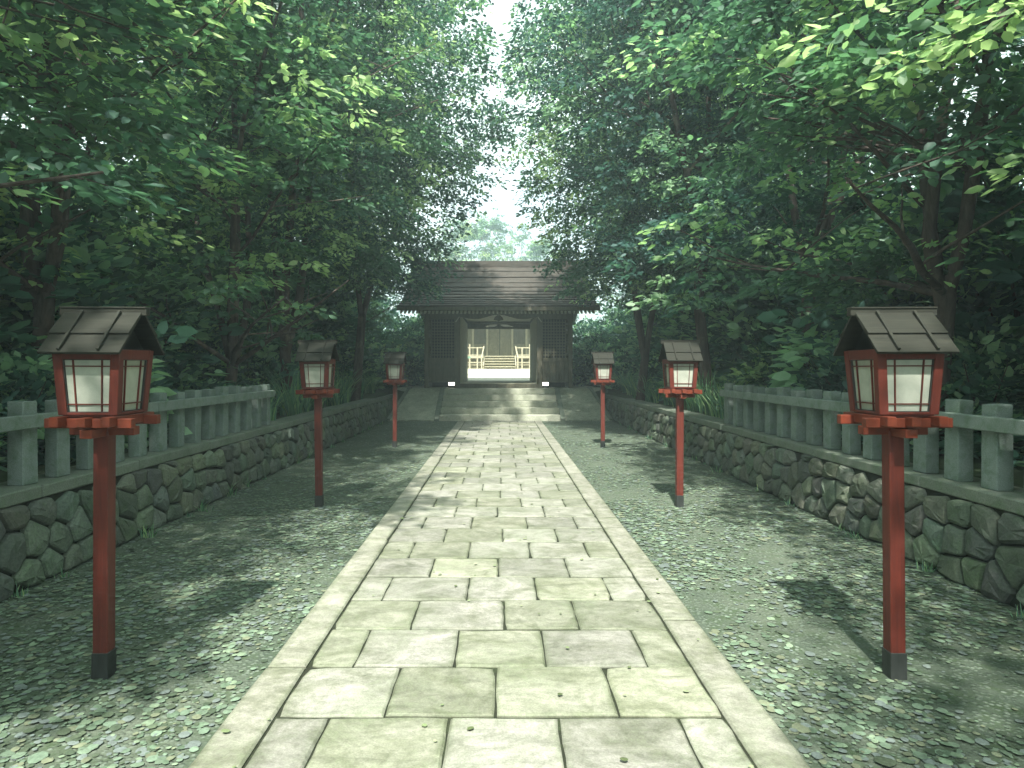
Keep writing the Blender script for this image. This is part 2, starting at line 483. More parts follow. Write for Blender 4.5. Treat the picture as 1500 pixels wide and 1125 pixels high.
# ------------------------------------------------------------------ fallen leaves (uncountable)
def discs(name, rs, n, areas, rmin, rmax, z0, pal):
    A = np.array([(a[1] - a[0]) * (a[3] - a[2]) for a in areas]); idx = rs.choice(len(areas), n, p=A / A.sum())
    a = np.array(areas)[idx]
    x = a[:, 0] + (a[:, 1] - a[:, 0]) * rs.random(n); y = a[:, 2] + (a[:, 3] - a[:, 2]) * rs.random(n)
    # clumpy: keep where a slow pattern is high
    pat = np.sin(x * 2.3 + 1.1 * np.sin(y * 1.7)) + np.sin(y * 2.9 + 1.3 * np.sin(x * 3.1)) + 0.8 * np.sin(x * 6.3 - y * 5.1) + rs.normal(0, 0.9, n)
    keep = pat > -0.7
    x = x[keep]; y = y[keep]; n = len(x); K = 9
    r = rmin + (rmax - rmin) * rs.random(n) ** 2.2
    big = rs.random(n) < 0.012; r[big] *= 1.6
    th = rs.random(n)[:, None] * 6.28 + np.arange(K)[None, :] * (2 * np.pi / K)
    rr = r[:, None] * (1 + rs.normal(0, 0.07, (n, K)))
    asp = 0.78 + 0.22 * rs.random(n); ori = rs.random(n) * 3.14
    lx = rr * np.cos(th); ly = rr * np.sin(th) * asp[:, None]
    px = lx * np.cos(ori)[:, None] - ly * np.sin(ori)[:, None]; py = lx * np.sin(ori)[:, None] + ly * np.cos(ori)[:, None]
    tx = rs.normal(0, 0.06, n)[:, None]; ty = rs.normal(0, 0.06, n)[:, None]
    z = z0 + r[:, None] * 0.08 + 0.003 + rs.random(n)[:, None] * 0.006 + px * tx + py * ty
    V = np.empty((n, K + 1, 3)); V[:, :K, 0] = x[:, None] + px; V[:, :K, 1] = y[:, None] + py; V[:, :K, 2] = np.maximum(z, z0 + 0.002)
    V[:, K, 0] = x; V[:, K, 1] = y; V[:, K, 2] = V[:, :K, 2].mean(1) + r * 0.12
    base = (np.arange(n) * (K + 1))[:, None, None]
    tri = np.array([[k, (k + 1) % K, K] for k in range(K)])[None] + base
    pal = np.array(pal); c = pal[rs.integers(0, len(pal), n)] * (0.95 + 0.45 * rs.random(n))[:, None]
    c = np.repeat(c * np.array([0.92, 0.99, 0.89]), K + 1, 0)
    return fast_mesh(name, V.reshape(-1, 3), tri.reshape(-1, 3), 3, M['litter'], c)
rs = np.random.default_rng(5)
pal = [(0.14, 0.18, 0.14), (0.16, 0.21, 0.165), (0.14, 0.16, 0.165), (0.155, 0.175, 0.18), (0.11, 0.15, 0.11), (0.20, 0.25, 0.185), (0.08, 0.10, 0.07), (0.17, 0.18, 0.13), (0.065, 0.085, 0.06)]
me = discs('fallen_leaves', rs, 62000, [(-3.38, -1.25, 1.2, 19.6), (1.25, 3.38, 1.2, 19.6), (-3.38, -1.25, 1.2, 8), (1.25, 3.38, 1.2, 8)], 0.008, 0.029, 0.0, pal)
o = link('fallen_leaves', me); tag(o, 'carpet of small pale round fallen leaves on both sides of the path', 'leaves', kind='stuff')
me = discs('leaf_scatter', rs, 260, [(-1.2, 1.2, 1.6, 19.4)], 0.008, 0.02, ZP + 0.006, [(0.2, 0.24, 0.13), (0.10, 0.12, 0.06), (0.28, 0.3, 0.2)])
o = link('scattered_leaves', me); tag(o, 'a few tiny dry leaves scattered on the stone slabs', 'leaves', kind='stuff')

# ------------------------------------------------------------------ stone walls
def voronoi_wall(side, seed):
    rng = random.Random(seed)
    y0, y1, H = -1.2, 22.25, 0.615
    pts = []
    rows = 3; dv = H / rows; du = 0.275
    for r in range(-1, rows + 1):
        u = y0 - 0.6 + (0.5 * du if r % 2 else 0)
        while u < y1 + 0.6:
            pts.append((u + rng.uniform(-0.085, 0.085), (r + 0.5) * dv + rng.uniform(-0.068, 0.068)))
            u += du * rng.uniform(0.82, 1.2)
    mb = MB()
    for i, p in enumerate(pts):
        if p[1] < -0.05 or p[1] > H + 0.05: continue
        poly = [(y0, 0.0), (y1, 0.0), (y1, H), (y0, H)]
        for j, q in enumerate(pts):
            if i == j or abs(q[0] - p[0]) > 1.0: continue
            mx, mz = (p[0] + q[0]) / 2, (p[1] + q[1]) / 2; nx_, nz_ = q[0] - p[0], q[1] - p[1]
            new = []
            for k in range(len(poly)):
                a, b = poly[k], poly[(k + 1) % len(poly)]
                da = (a[0] - mx) * nx_ + (a[1] - mz) * nz_; db = (b[0] - mx) * nx_ + (b[1] - mz) * nz_
                if da <= 0: new.append(a)
                if (da < 0 < db) or (db < 0 < da):
                    f = da / (da - db); new.append((a[0] + (b[0] - a[0]) * f, a[1] + (b[1] - a[1]) * f))
            poly = new
            if len(poly) < 3: break
        if len(poly) < 3: continue
        # drop tiny edges
        pp = []
        for a in poly:
            if not pp or math.dist(a, pp[-1]) > 0.03: pp.append(a)
        if len(pp) > 2 and math.dist(pp[0], pp[-1]) < 0.03: pp.pop()
        if len(pp) < 3: continue
        # round corners
        rp = []
        for k in range(len(pp)):
            a, b, c = pp[k - 1], pp[k], pp[(k + 1) % len(pp)]
            for o_ in (a, c):
                d = math.dist(o_, b); f = min(0.2, 0.016 / max(d, 1e-6))
                rp.append((b[0] + (o_[0] - b[0]) * f, b[1] + (o_[1] - b[1]) * f))
        cx = sum(a[0] for a in rp) / len(rp); cz = sum(a[1] for a in rp) / len(rp)
        rad = min(math.dist(a, (cx, cz)) for a in rp)
        if rad < 0.02: continue
        def ring(ins, pro, jit=0.0):
            out_ = []
            for a in rp:
                d = math.dist(a, (cx, cz)); f = max(0.05, 1 - ins / d)
                out_.append((cx + (a[0] - cx) * f, cz + (a[1] - cz) * f, pro + rng.uniform(-jit, jit)))
            return out_
        base = rng.uniform(0.022, 0.040)
        R0 = ring(0.010, 0.0); R1 = ring(0.013, base); R2 = ring(0.026, base + 0.016, 0.003); R3 = ring(rad * 0.55, base + 0.030, 0.011)
        cen = (cx + rng.uniform(-.02, .02), cz + rng.uniform(-.02, .02), base + 0.034)
        n = len(rp); allp = R0 + R1 + R2 + R3 + [cen]
        vs = []
        for (u, v, d) in allp:
            v = min(max(v, 0.0), H)
            vs.append((side * (3.42 + v * 0.10 - d), u, v))
        fs = []
        for L_ in range(3):
            for k in range(n):
                q = (k + 1) % n
                fs.append((L_ * n + k, L_ * n + q, (L_ + 1) * n + q, (L_ + 1) * n + k))
        for k in range(n): fs.append((3 * n + k, 3 * n + (k + 1) % n, 4 * n))
        f = rng.uniform(0.7, 1.25)
        g_ = rng.uniform(0.9, 1.08)
        mb.add(vs, fs, (f * rng.uniform(0.92, 1.08), f * g_, f * rng.uniform(0.88, 1.06)))
    return mb

for s, nm in ((-1, 'left'), (1, 'right')):
    e = empty('stone_wall', (0, 0, 0))
    tag(e, 'low wall of dark mossy fitted boulders under a flat coping, on the %s of the path' % nm, 'stone wall', 'retaining walls along the path')
    voronoi_wall(s, 11 + s).build('fitted_stones', M['wallstone'], e)
    a = s * 3.43; b = s * 3.62
    MB().add([(s * 3.425, -1.2, 0), (s * 3.62, -1.2, 0), (s * 3.62, 22.28, 0), (s * 3.425, 22.28, 0), (s * 3.487, -1.2, 0.612), (s * 3.62, -1.2, 0.612), (s * 3.62, 22.28, 0.612), (s * 3.487, 22.28, 0.612)],
             [(0, 3, 2, 1), (4, 5, 6, 7), (0, 1, 5, 4), (1, 2, 6, 5), (2, 3, 7, 6), (3, 0, 4, 7)]).build('wall_core', M['mortar'], e)
    cp = MB(); rng = random.Random(40 + s); y = -1.2
    while y < 22.2:
        ln = rng.uniform(1.3, 1.9); y1 = min(y + ln, 22.3)
        x0, x1 = sorted((s * (3.455 + rng.uniform(-.004, .004)), s * 3.86)); cp.box(x0, x1, y + 0.003, y1 - 0.003, 0.614, 0.71 + rng.uniform(-.004, .004)); y = y1
    cp.build('coping', M['coping'], e, bevel=0.010)

# ------------------------------------------------------------------ stone fences (posts with a rail)
for s, nm in ((-1, 'left'), (1, 'right')):
    e = empty('stone_fence', (s * 3.62, 10.2, 0.71))
    tag(e, 'grey granite fence of square posts and one rail standing on the %s wall' % nm, 'fence', 'granite fences on the walls')
    rng = random.Random(70 + s)
    zt = 0.0
    y = 10.22 if s < 0 else 10.42
    k = 0
    ox, oy, oz = e.location
    while y > 0.2:
        f = rng.uniform(0.85, 1.1)
        w_ = 0.06 + rng.uniform(-.003, .003); d_ = 0.078 + rng.uniform(-.004, .006)
        h = 1.335 + rng.uniform(-0.014, 0.014)
        mb = MB().box(s * 3.62 - w_ - ox, s * 3.62 + w_ - ox, y - d_ - oy, y + d_ - oy, 0.0, h - oz, (f * 0.97, f, f * 0.99))
        # slightly tapered irregular arrises
        mb.v = [(a + rng.uniform(-.006, .006), b + rng.uniform(-.006, .006), c + (rng.uniform(-.004, .004) if c > 0.1 else 0)) for a, b, c in mb.v]
        mb.build('post', M['granite'], e, bevel=0.007)
        y -= 0.40
        k += 1
    x0, x1 = sorted((s * 3.50, s * 3.561))
    y_end = (10.35 if s < 0 else 10.55)
    y_ = -0.4
    rl = MB()
    while y_ < y_end:
        y2 = min(y_ + 2.4, y_end)
        if y_end - y2 < 0.5: y2 = y_end
        rl.box(x0 - ox, x1 - ox, y_ + 0.002 - oy, y2 - 0.002 - oy, 1.14 - oz, 1.245 - oz, (1.0, 1.02, 1.0)); y_ = y2
    rl.build('rail', M['granite'], e, bevel=0.007)

# ------------------------------------------------------------------ stone stairs and landing
e = empty('stone_staircase', (0, 19.65, 0)); tag(e, 'broad flight of five low stone steps with gravelled ramps either side, below the gate', 'staircase')
O = (0, 19.65, 0)
def P(mb, name, mat, parent=e, bevel=0.008, o=O):
    mb.v = [(a - o[0], b - o[1], c - o[2]) for a, b, c in mb.v]
    return mb.build(name, mat, parent, bevel=bevel)
for k in range(5):
    P(MB().box(-1.80, 1.80, 19.65 + 0.47 * k, 22.28 - 0.002 * k, 0.18 * k + (0.001 if k else -0.02), 0.18 * (k + 1)), 'step', M['step'], bevel=0.012)
for s in (-1, 1):
    poly = [(19.60, -0.02), (19.60, 0.08), (21.70, 0.935), (22.27, 0.935), (22.27, -0.02)]
    x0, x1 = sorted((s * 1.803, s * 1.95)); P(MB().prism(poly, 'x', x0, x1), 'kerb', M['coping'])
    # splayed gravel ramp
    vs = [(s * 1.953, 19.62, -0.02), (s * 3.32, 19.62, -0.02), (s * 3.05, 22.27, -0.02), (s * 1.953, 22.27, -0.02),
          (s * 1.953, 19.62, 0.04), (s * 3.32, 19.62, 0.04), (s * 2.98, 21.75, 0.89), (s * 1.953, 21.75, 0.89), (s * 2.98, 22.27, 0.897), (s * 1.953, 22.27, 0.897)]
    fs = [(4, 5, 6, 7), (7, 6, 8, 9), (0, 4, 7, 9, 3), (0, 1, 5, 4), (1, 2, 8, 6, 5), (3, 9, 8, 2), (0, 3, 2, 1)]
    P(MB().add(vs, fs), 'ramp', M['ramp'], bevel=0)
    P(MB().bar((s * 3.30, 19.60, 0.05), (s * 2.99, 21.76, 0.905), 0.10, 0.06).bar((s * 2.99, 21.76, 0.905), (s * 2.99, 22.27, 0.908), 0.10, 0.058), 'border', M['coping'], bevel=0.004)
# landing under the gate
P(MB().box(-3.45, 3.45, 22.285, 28.1, 0.2, 0.90), 'landing', M['step'], bevel=0.01)

# ------------------------------------------------------------------ courtyard
cyd = MB()
cyd.add([(-2.6, 28.11, 0.90), (2.6, 28.11, 0.90), (2.9, 31, 1.16), (-2.9, 31, 1.16), (4.3, 37.5, 1.50), (-4.3, 37.5, 1.50), (4.3, 46, 1.52), (-4.3, 46, 1.52)], [(0, 1, 2, 3), (3, 2, 4, 5), (5, 4, 6, 7)])
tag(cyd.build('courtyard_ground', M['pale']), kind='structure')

# ------------------------------------------------------------------ gate
GX = -0.04; F = 22.32; B = 27.7
G = empty('shrine_gate', (GX, F, 0.9)); tag(G, 'dark timber shrine gate with shingled roof, lattice panels and an open passage', 'gate')
OG = (GX, F, 0.9)
def g_(mb, name, mat, parent=G, bevel=0.006):
    mb.v = [(a, b - OG[1], c - OG[2]) for a, b, c in mb.v]      # x is local already
    return mb.build(name, mat, parent, bevel=bevel)
for s in (-1, 1):
    X = lambda a, b: sorted((s * a, s * b))
    for (a, b) in ((2.36, 2.50), (1.30, 1.48)):
        x0, x1 = X(a, b); g_(MB().box(x0, x1, F, F + 0.16, 0.9, 3.42), 'post', M['gate'])
        x0, x1 = X(a, b); g_(MB().box(x0, x1, B - 0.16, B, 0.9, 3.42), 'post', M['gate'])
    # rails between the posts
    for z0, z1 in ((1.09, 1.17), (1.78, 1.915), (3.22, 3.42)):
        x0, x1 = X(1.482, 2.358); g_(MB().box(x0, x1, F + 0.02, F + 0.12, z0, z1), 'panel_rail', M['gate'])
    # lattice: one part
    lt = MB(); cols = 9; rows = 13
    a, b = 1.482, 2.358
    for i in range(cols + 1):
        cx = s * (a + (b - a) * i / cols); lt.box(cx - 0.016, cx + 0.016, F + 0.045, F + 0.065, 1.915, 3.22)
    for j in range(1, rows):
        cz = 1.915 + 1.305 * j / rows; x0, x1 = X(a, b); lt.box(x0, x1, F + 0.0665, F + 0.0845, cz - 0.017, cz + 0.017)
    g_(lt, 'lattice_panel', M['gate'], bevel=0)
    sp = MB()
    x0, x1 = X(a, b); sp.box(x0, x1, F + 0.075, F + 0.09, 1.17, 1.78)
    for i in range(9):
        cx = s * (a + (b - a) * (i + 0.5) / 9); sp.box(cx - 0.028, cx + 0.028, F + 0.045, F + 0.074, 1.17, 1.78)
    g_(sp, 'slatted_panel', M['gate'], bevel=0.003)
    # near-black sheet behind the lattice: shade of the dark interior put into colour
    x0, x1 = X(1.485, 2.35)
    g_(MB().box(x0, x1, F + 1.15, F + 1.18, 0.9, 3.42), 'recess_shade', M['dark'], bevel=0)
    g_(MB().box(*X(1.50, 1.70), F + 0.20, F + 0.23, 0.985, 1.085), 'glow_panel', M['bright_spot'], bevel=0)  # glowing panel stands in for a bright spot in the gap
    g_(MB().box(*X(1.49, 1.71), F + 0.232, F + 0.26, 0.901, 1.089), 'glow_backing', M['dark'], bevel=0)  # dark board set behind the glowing panel
    # outer and passage walls
    x0, x1 = X(2.44, 2.49); g_(MB().box(x0, x1, F + 0.162, B - 0.162, 0.9, 3.42), 'side_wall', M['gate'])
    pw = MB(); x0, x1 = X(1.305, 1.36)
    n = 14
    for i in range(n):
        ya = F + 0.163 + (B - F - 0.326) * i / n; yb = F + 0.163 + (B - F - 0.326) * (i + 1) / n
        pw.box(x0, x1, ya + 0.004, yb - 0.004, 1.05, 3.40)
    g_(pw, 'passage_wall', M['gatepale'], bevel=0.002)
# passage floor (threshold)
g_(MB().box(-1.30, 1.30, F + 0.01, B - 0.0, 0.902, 1.05), 'threshold', M['gatepale'], bevel=0.01)
g_(MB().box(-1.299, 1.299, F - 0.03, F + 0.008, 0.902, 1.045), 'sill_beam', M['gate'], bevel=0.008)
g_(MB().box(-1.30, 1.30, F + 0.2, B - 0.2, 3.50, 3.54), 'ceiling_board', M['gatepale'], bevel=0)
# head beams
g_(MB().box(-2.72, 2.72, F - 0.03, F + 0.19, 3.425, 3.60), 'head_beam', M['gate'])
g_(MB().box(-2.72, 2.72, B - 0.19, B + 0.03, 3.425, 3.60), 'head_beam', M['gate'])
g_(MB().box(-1.298, 1.298, B - 0.12, B, 3.20, 3.28), 'transom_beam', M['gate'])
fw = MB(); fw.prism([(-0.20, 3.282), (0.20, 3.282), (0.08, 3.34), (0.07, 3.42), (-0.07, 3.42), (-0.08, 3.34)], 'y', B - 0.10, B - 0.03)
fw.prism([(-1.298, 3.282), (-0.62, 3.282), (-0.25, 3.42), (-1.298, 3.42)], 'y', B - 0.09, B - 0.05)
fw.prism([(1.298, 3.282), (0.62, 3.282), (0.25, 3.42), (1.298, 3.42)], 'y', B - 0.09, B - 0.05)
g_(fw, 'transom_carving', M['gate'], bevel=0.003)
# curved bargeboard hung in the front opening
def cz(u):
    a = abs(u)
    return 3.315 + 0.075 * math.cos(a * math.pi / 0.8) * (1 if a < 0.8 else 1) if a < 0.8 else 3.24 + 0.075 * ((a - 0.8) / 0.5) ** 1.5
top = []; bot = []
for i in range(41):
    u = -1.298 + 2.596 * i / 40
    top.append((u, 3.423)); bot.append((u, cz(u) - 0.012))
cb = MB()
for i in range(40):
    cb.prism([bot[i], bot[i + 1], top[i + 1], top[i]], 'y', F + 0.05, F + 0.11)
g_(cb, 'curved_bargeboard', M['gate'], bevel=0)
pend = MB().prism([(-0.05, 3.36), (-0.13, 3.28), (-0.17, 3.20), (-0.06, 3.185), (0, 3.15), (0.06, 3.185), (0.17, 3.20), (0.13, 3.28), (0.05, 3.36)], 'y', F + 0.02, F + 0.048)
g_(pend, 'gable_pendant', M['gate'], bevel=0.004)
for s in (-1, 1):
    g_(MB().bar((s * 1.32, F - 0.012, 3.30), (s * 1.45, F - 0.012, 3.12), 0.03, 0.06, up=(0, 1, 0)), 'corner_brace', M['gatepale'], bevel=0.003)
# roof
ctrl = [(21.45, 3.56), (22.2, 3.76), (22.9, 3.99), (23.6, 4.29), (24.2, 4.66), (24.65, 5.06), (24.95, 5.45)]
RG = empty('roof', (0, 0, 0)); RG.parent = G
def prof(tt):
    x = tt * (len(ctrl) - 1); i = min(int(x), len(ctrl) - 2); f = x - i
    return (ctrl[i][0] + (ctrl[i + 1][0] - ctrl[i][0]) * f, ctrl[i][1] + (ctrl[i + 1][1] - ctrl[i][1]) * f)
# resample by arc so courses look even
samp = [prof(i / 200) for i in range(201)]
cum = [0]
for i in range(200): cum.append(cum[-1] + math.dist(samp[i], samp[i + 1]))
def parc(f):
    d = f * cum[-1]
    for i in range(200):
        if cum[i + 1] >= d:
            q = (d - cum[i]) / max(1e-9, cum[i + 1] - cum[i]); return (samp[i][0] + (samp[i + 1][0] - samp[i][0]) * q, samp[i][1] + (samp[i + 1][1] - samp[i][1]) * q)
    return samp[-1]
NC = 11; HW = 3.28
for mir in (0, 1):
    cs = MB(); rng = random.Random(5 + mir)
    for i in range(NC):
        a = parc(i / NC); b = parc(min(1, (i + 1.25) / NC)) if i < NC - 1 else parc(1.0)
        th = 0.055
        dy, dz = b[0] - a[0], b[1] - a[1]; ln = math.hypot(dy, dz); ny, nz = -dz / ln, dy / ln
        # split into boards with tiny level changes
        x = -HW
        while x < HW - 0.01:
            x2 = min(HW, x + rng.uniform(0.5, 1.1))
            if HW - x2 < 0.3: x2 = HW
            j = rng.uniform(-0.006, 0.006); f = rng.uniform(0.85, 1.15)
            pa = (a[0] + ny * (th + j), a[1] + nz * (th + j)); pb = (b[0] + ny * 0.010, b[1] + nz * 0.010)
            quad = [a, b, pb, pa]
            if mir: quad = [(50.0 - q[0], q[1]) for q in quad]
            cs.prism(quad, 'x', x + 0.0015, x2 - 0.0015, (f, f, f)); x = x2
    g_(cs, 'shingle_slope', M['shingle'], RG, bevel=0)
    # deck under the shingles
    dk = MB()
    for i in range(12):
        a = parc(i / 12); b = parc((i + 1) / 12)
        q = [(a[0], a[1] - 0.002), (b[0], b[1] - 0.002), (b[0], b[1] - 0.10), (a[0], a[1] - 0.10)]
        if mir: q = [(50.0 - k[0], k[1]) for k in q]
        dk.prism(q, 'x', -HW + 0.03, HW - 0.03)
    g_(dk, 'roof_deck', M['gate'], RG, bevel=0)
    ya, za = ctrl[0]
    yy = sorted((ya - 0.03, ya + 0.03)) if not mir else sorted((50 - ya - 0.03, 50 - ya + 0.03))
    g_(MB().box(-HW - 0.02, HW + 0.02, yy[0] - 0.002, yy[1], za - 0.125, za - 0.003), 'eave_board', M['gate'], RG, bevel=0.004)
# rafters
rf = MB(); x = -HW + 0.10
while x < HW - 0.05:
    g_(MB().bar((x, 21.52, 3.375), (x, 22.27, 3.60), 0.055, 0.075), 'rafter', M['gatepale'], RG, bevel=0)
    x += 0.131

# gable infill, ridge with upturned ends
for s in (-1, 1):
    poly = [(22.3, 3.60), (27.7, 3.60), (26.4, 4.1), (25.35, 5.0), (25, 5.4), (24.65, 5.0), (23.6, 4.1)]
    x0, x1 = sorted((s * 2.44, s * 2.5)); g_(MB().prism(poly, 'x', x0, x1), 'gable_wall', M['gate'], RG, bevel=0)
rd = MB(); n = 28
for i in range(n):
    u0 = -3.36 + 6.72 * i / n; u1 = -3.36 + 6.72 * (i + 1) / n
    up = lambda u: 0.16 * max(0, (abs(u) - 3.0) / 0.36) ** 1.6
    for (hw, z0, z1) in ((0.17, 5.36, 5.50), (0.11, 5.502, 5.60)):
        vs = []
        for u in (u0, u1):
            d = up(u); vs += [(u, 25 - hw, z0 + d), (u, 25 + hw, z0 + d), (u, 25 + hw, z1 + d), (u, 25 - hw, z1 + d)]
        rd.add(vs, [(0, 3, 2, 1), (4, 5, 6, 7), (0, 1, 5, 4), (1, 2, 6, 5), (2, 3, 7, 6), (3, 0, 4, 7)])
g_(rd, 'ridge', M['shingle'], RG, bevel=0)

# ------------------------------------------------------------------ worship hall in the courtyard
Hh = empty('worship_hall', (0, 40, 1.5)); tag(Hh, 'pale sunlit shrine hall with steps and railings seen through the gate passage', 'hall')
OH = (0, 40, 1.5)
def h_(mb, name, mat, parent=Hh, bevel=0.006):
    mb.v = [(a, b - OH[1], c - OH[2]) for a, b, c in mb.v]
    return mb.build(name, mat, parent, bevel=bevel)
for k in range(5):
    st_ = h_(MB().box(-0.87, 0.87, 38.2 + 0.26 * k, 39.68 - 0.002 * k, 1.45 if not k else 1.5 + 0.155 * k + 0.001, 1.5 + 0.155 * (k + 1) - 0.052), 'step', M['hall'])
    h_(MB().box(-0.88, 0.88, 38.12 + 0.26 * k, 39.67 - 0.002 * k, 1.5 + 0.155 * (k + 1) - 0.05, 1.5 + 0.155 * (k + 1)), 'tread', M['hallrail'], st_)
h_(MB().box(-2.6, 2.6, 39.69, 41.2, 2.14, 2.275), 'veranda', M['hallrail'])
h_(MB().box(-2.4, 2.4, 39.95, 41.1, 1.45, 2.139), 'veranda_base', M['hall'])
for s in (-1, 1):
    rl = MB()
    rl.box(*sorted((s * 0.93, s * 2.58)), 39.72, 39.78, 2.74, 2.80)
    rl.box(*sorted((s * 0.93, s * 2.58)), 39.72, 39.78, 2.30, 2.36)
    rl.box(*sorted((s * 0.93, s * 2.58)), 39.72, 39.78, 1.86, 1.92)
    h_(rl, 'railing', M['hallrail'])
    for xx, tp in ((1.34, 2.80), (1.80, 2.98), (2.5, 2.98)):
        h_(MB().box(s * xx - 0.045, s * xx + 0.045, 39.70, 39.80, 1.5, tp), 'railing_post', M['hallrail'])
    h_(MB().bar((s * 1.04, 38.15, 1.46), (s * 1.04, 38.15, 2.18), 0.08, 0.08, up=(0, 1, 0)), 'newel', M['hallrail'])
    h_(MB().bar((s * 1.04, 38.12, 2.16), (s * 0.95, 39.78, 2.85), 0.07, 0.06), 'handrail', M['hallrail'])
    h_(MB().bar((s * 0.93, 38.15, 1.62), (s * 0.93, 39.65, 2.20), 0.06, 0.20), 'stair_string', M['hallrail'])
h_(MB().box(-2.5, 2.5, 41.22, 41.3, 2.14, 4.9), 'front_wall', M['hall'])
for s in (-1, 1):
    for xx in (0.78, 1.66, 2.46):
        h_(MB().box(s * xx - 0.06, s * xx + 0.06, 41.10, 41.215, 2.276, 4.7), 'pillar', M['hallrail'])
    h_(MB().box(*sorted((s * 0.02, s * 0.68)), 41.15, 41.212, 2.30, 4.1), 'door', M['hall'])
    if s > 0: h_(MB().box(-0.018, 0.018, 41.16, 41.21, 2.30, 4.1), 'door_seam', M['dark'], bevel=0)
    dd = MB()
    for zz in (2.9, 3.5): dd.box(*sorted((s * 0.03, s * 0.67)), 41.135, 41.149, zz, zz + 0.04)
    h_(dd, 'door_rail', M['hall'], bevel=0)
    h_(MB().box(*sorted((s * 0.86, s * 1.58)), 41.17, 41.214, 3.05, 4.05), 'shutter', M['gate'])
h_(MB().box(-2.6, 2.6, 41.05, 41.21, 4.72, 4.95), 'lintel', M['hall'])
hr = MB().prism([(39.1, 4.95), (42.5, 6.7), (45.9, 4.95), (45.9, 4.8), (42.5, 6.5), (39.1, 4.8)], 'x', -3.3, 3.3)
h_(hr, 'roof', M['shingle'])
h_(MB().box(-2.5, -2.42, 41.31, 44.9, 1.5, 5.2), 'side_wall', M['hall']); h_(MB().box(2.42, 2.5, 41.31, 44.9, 1.5, 5.2), 'side_wall', M['hall'])

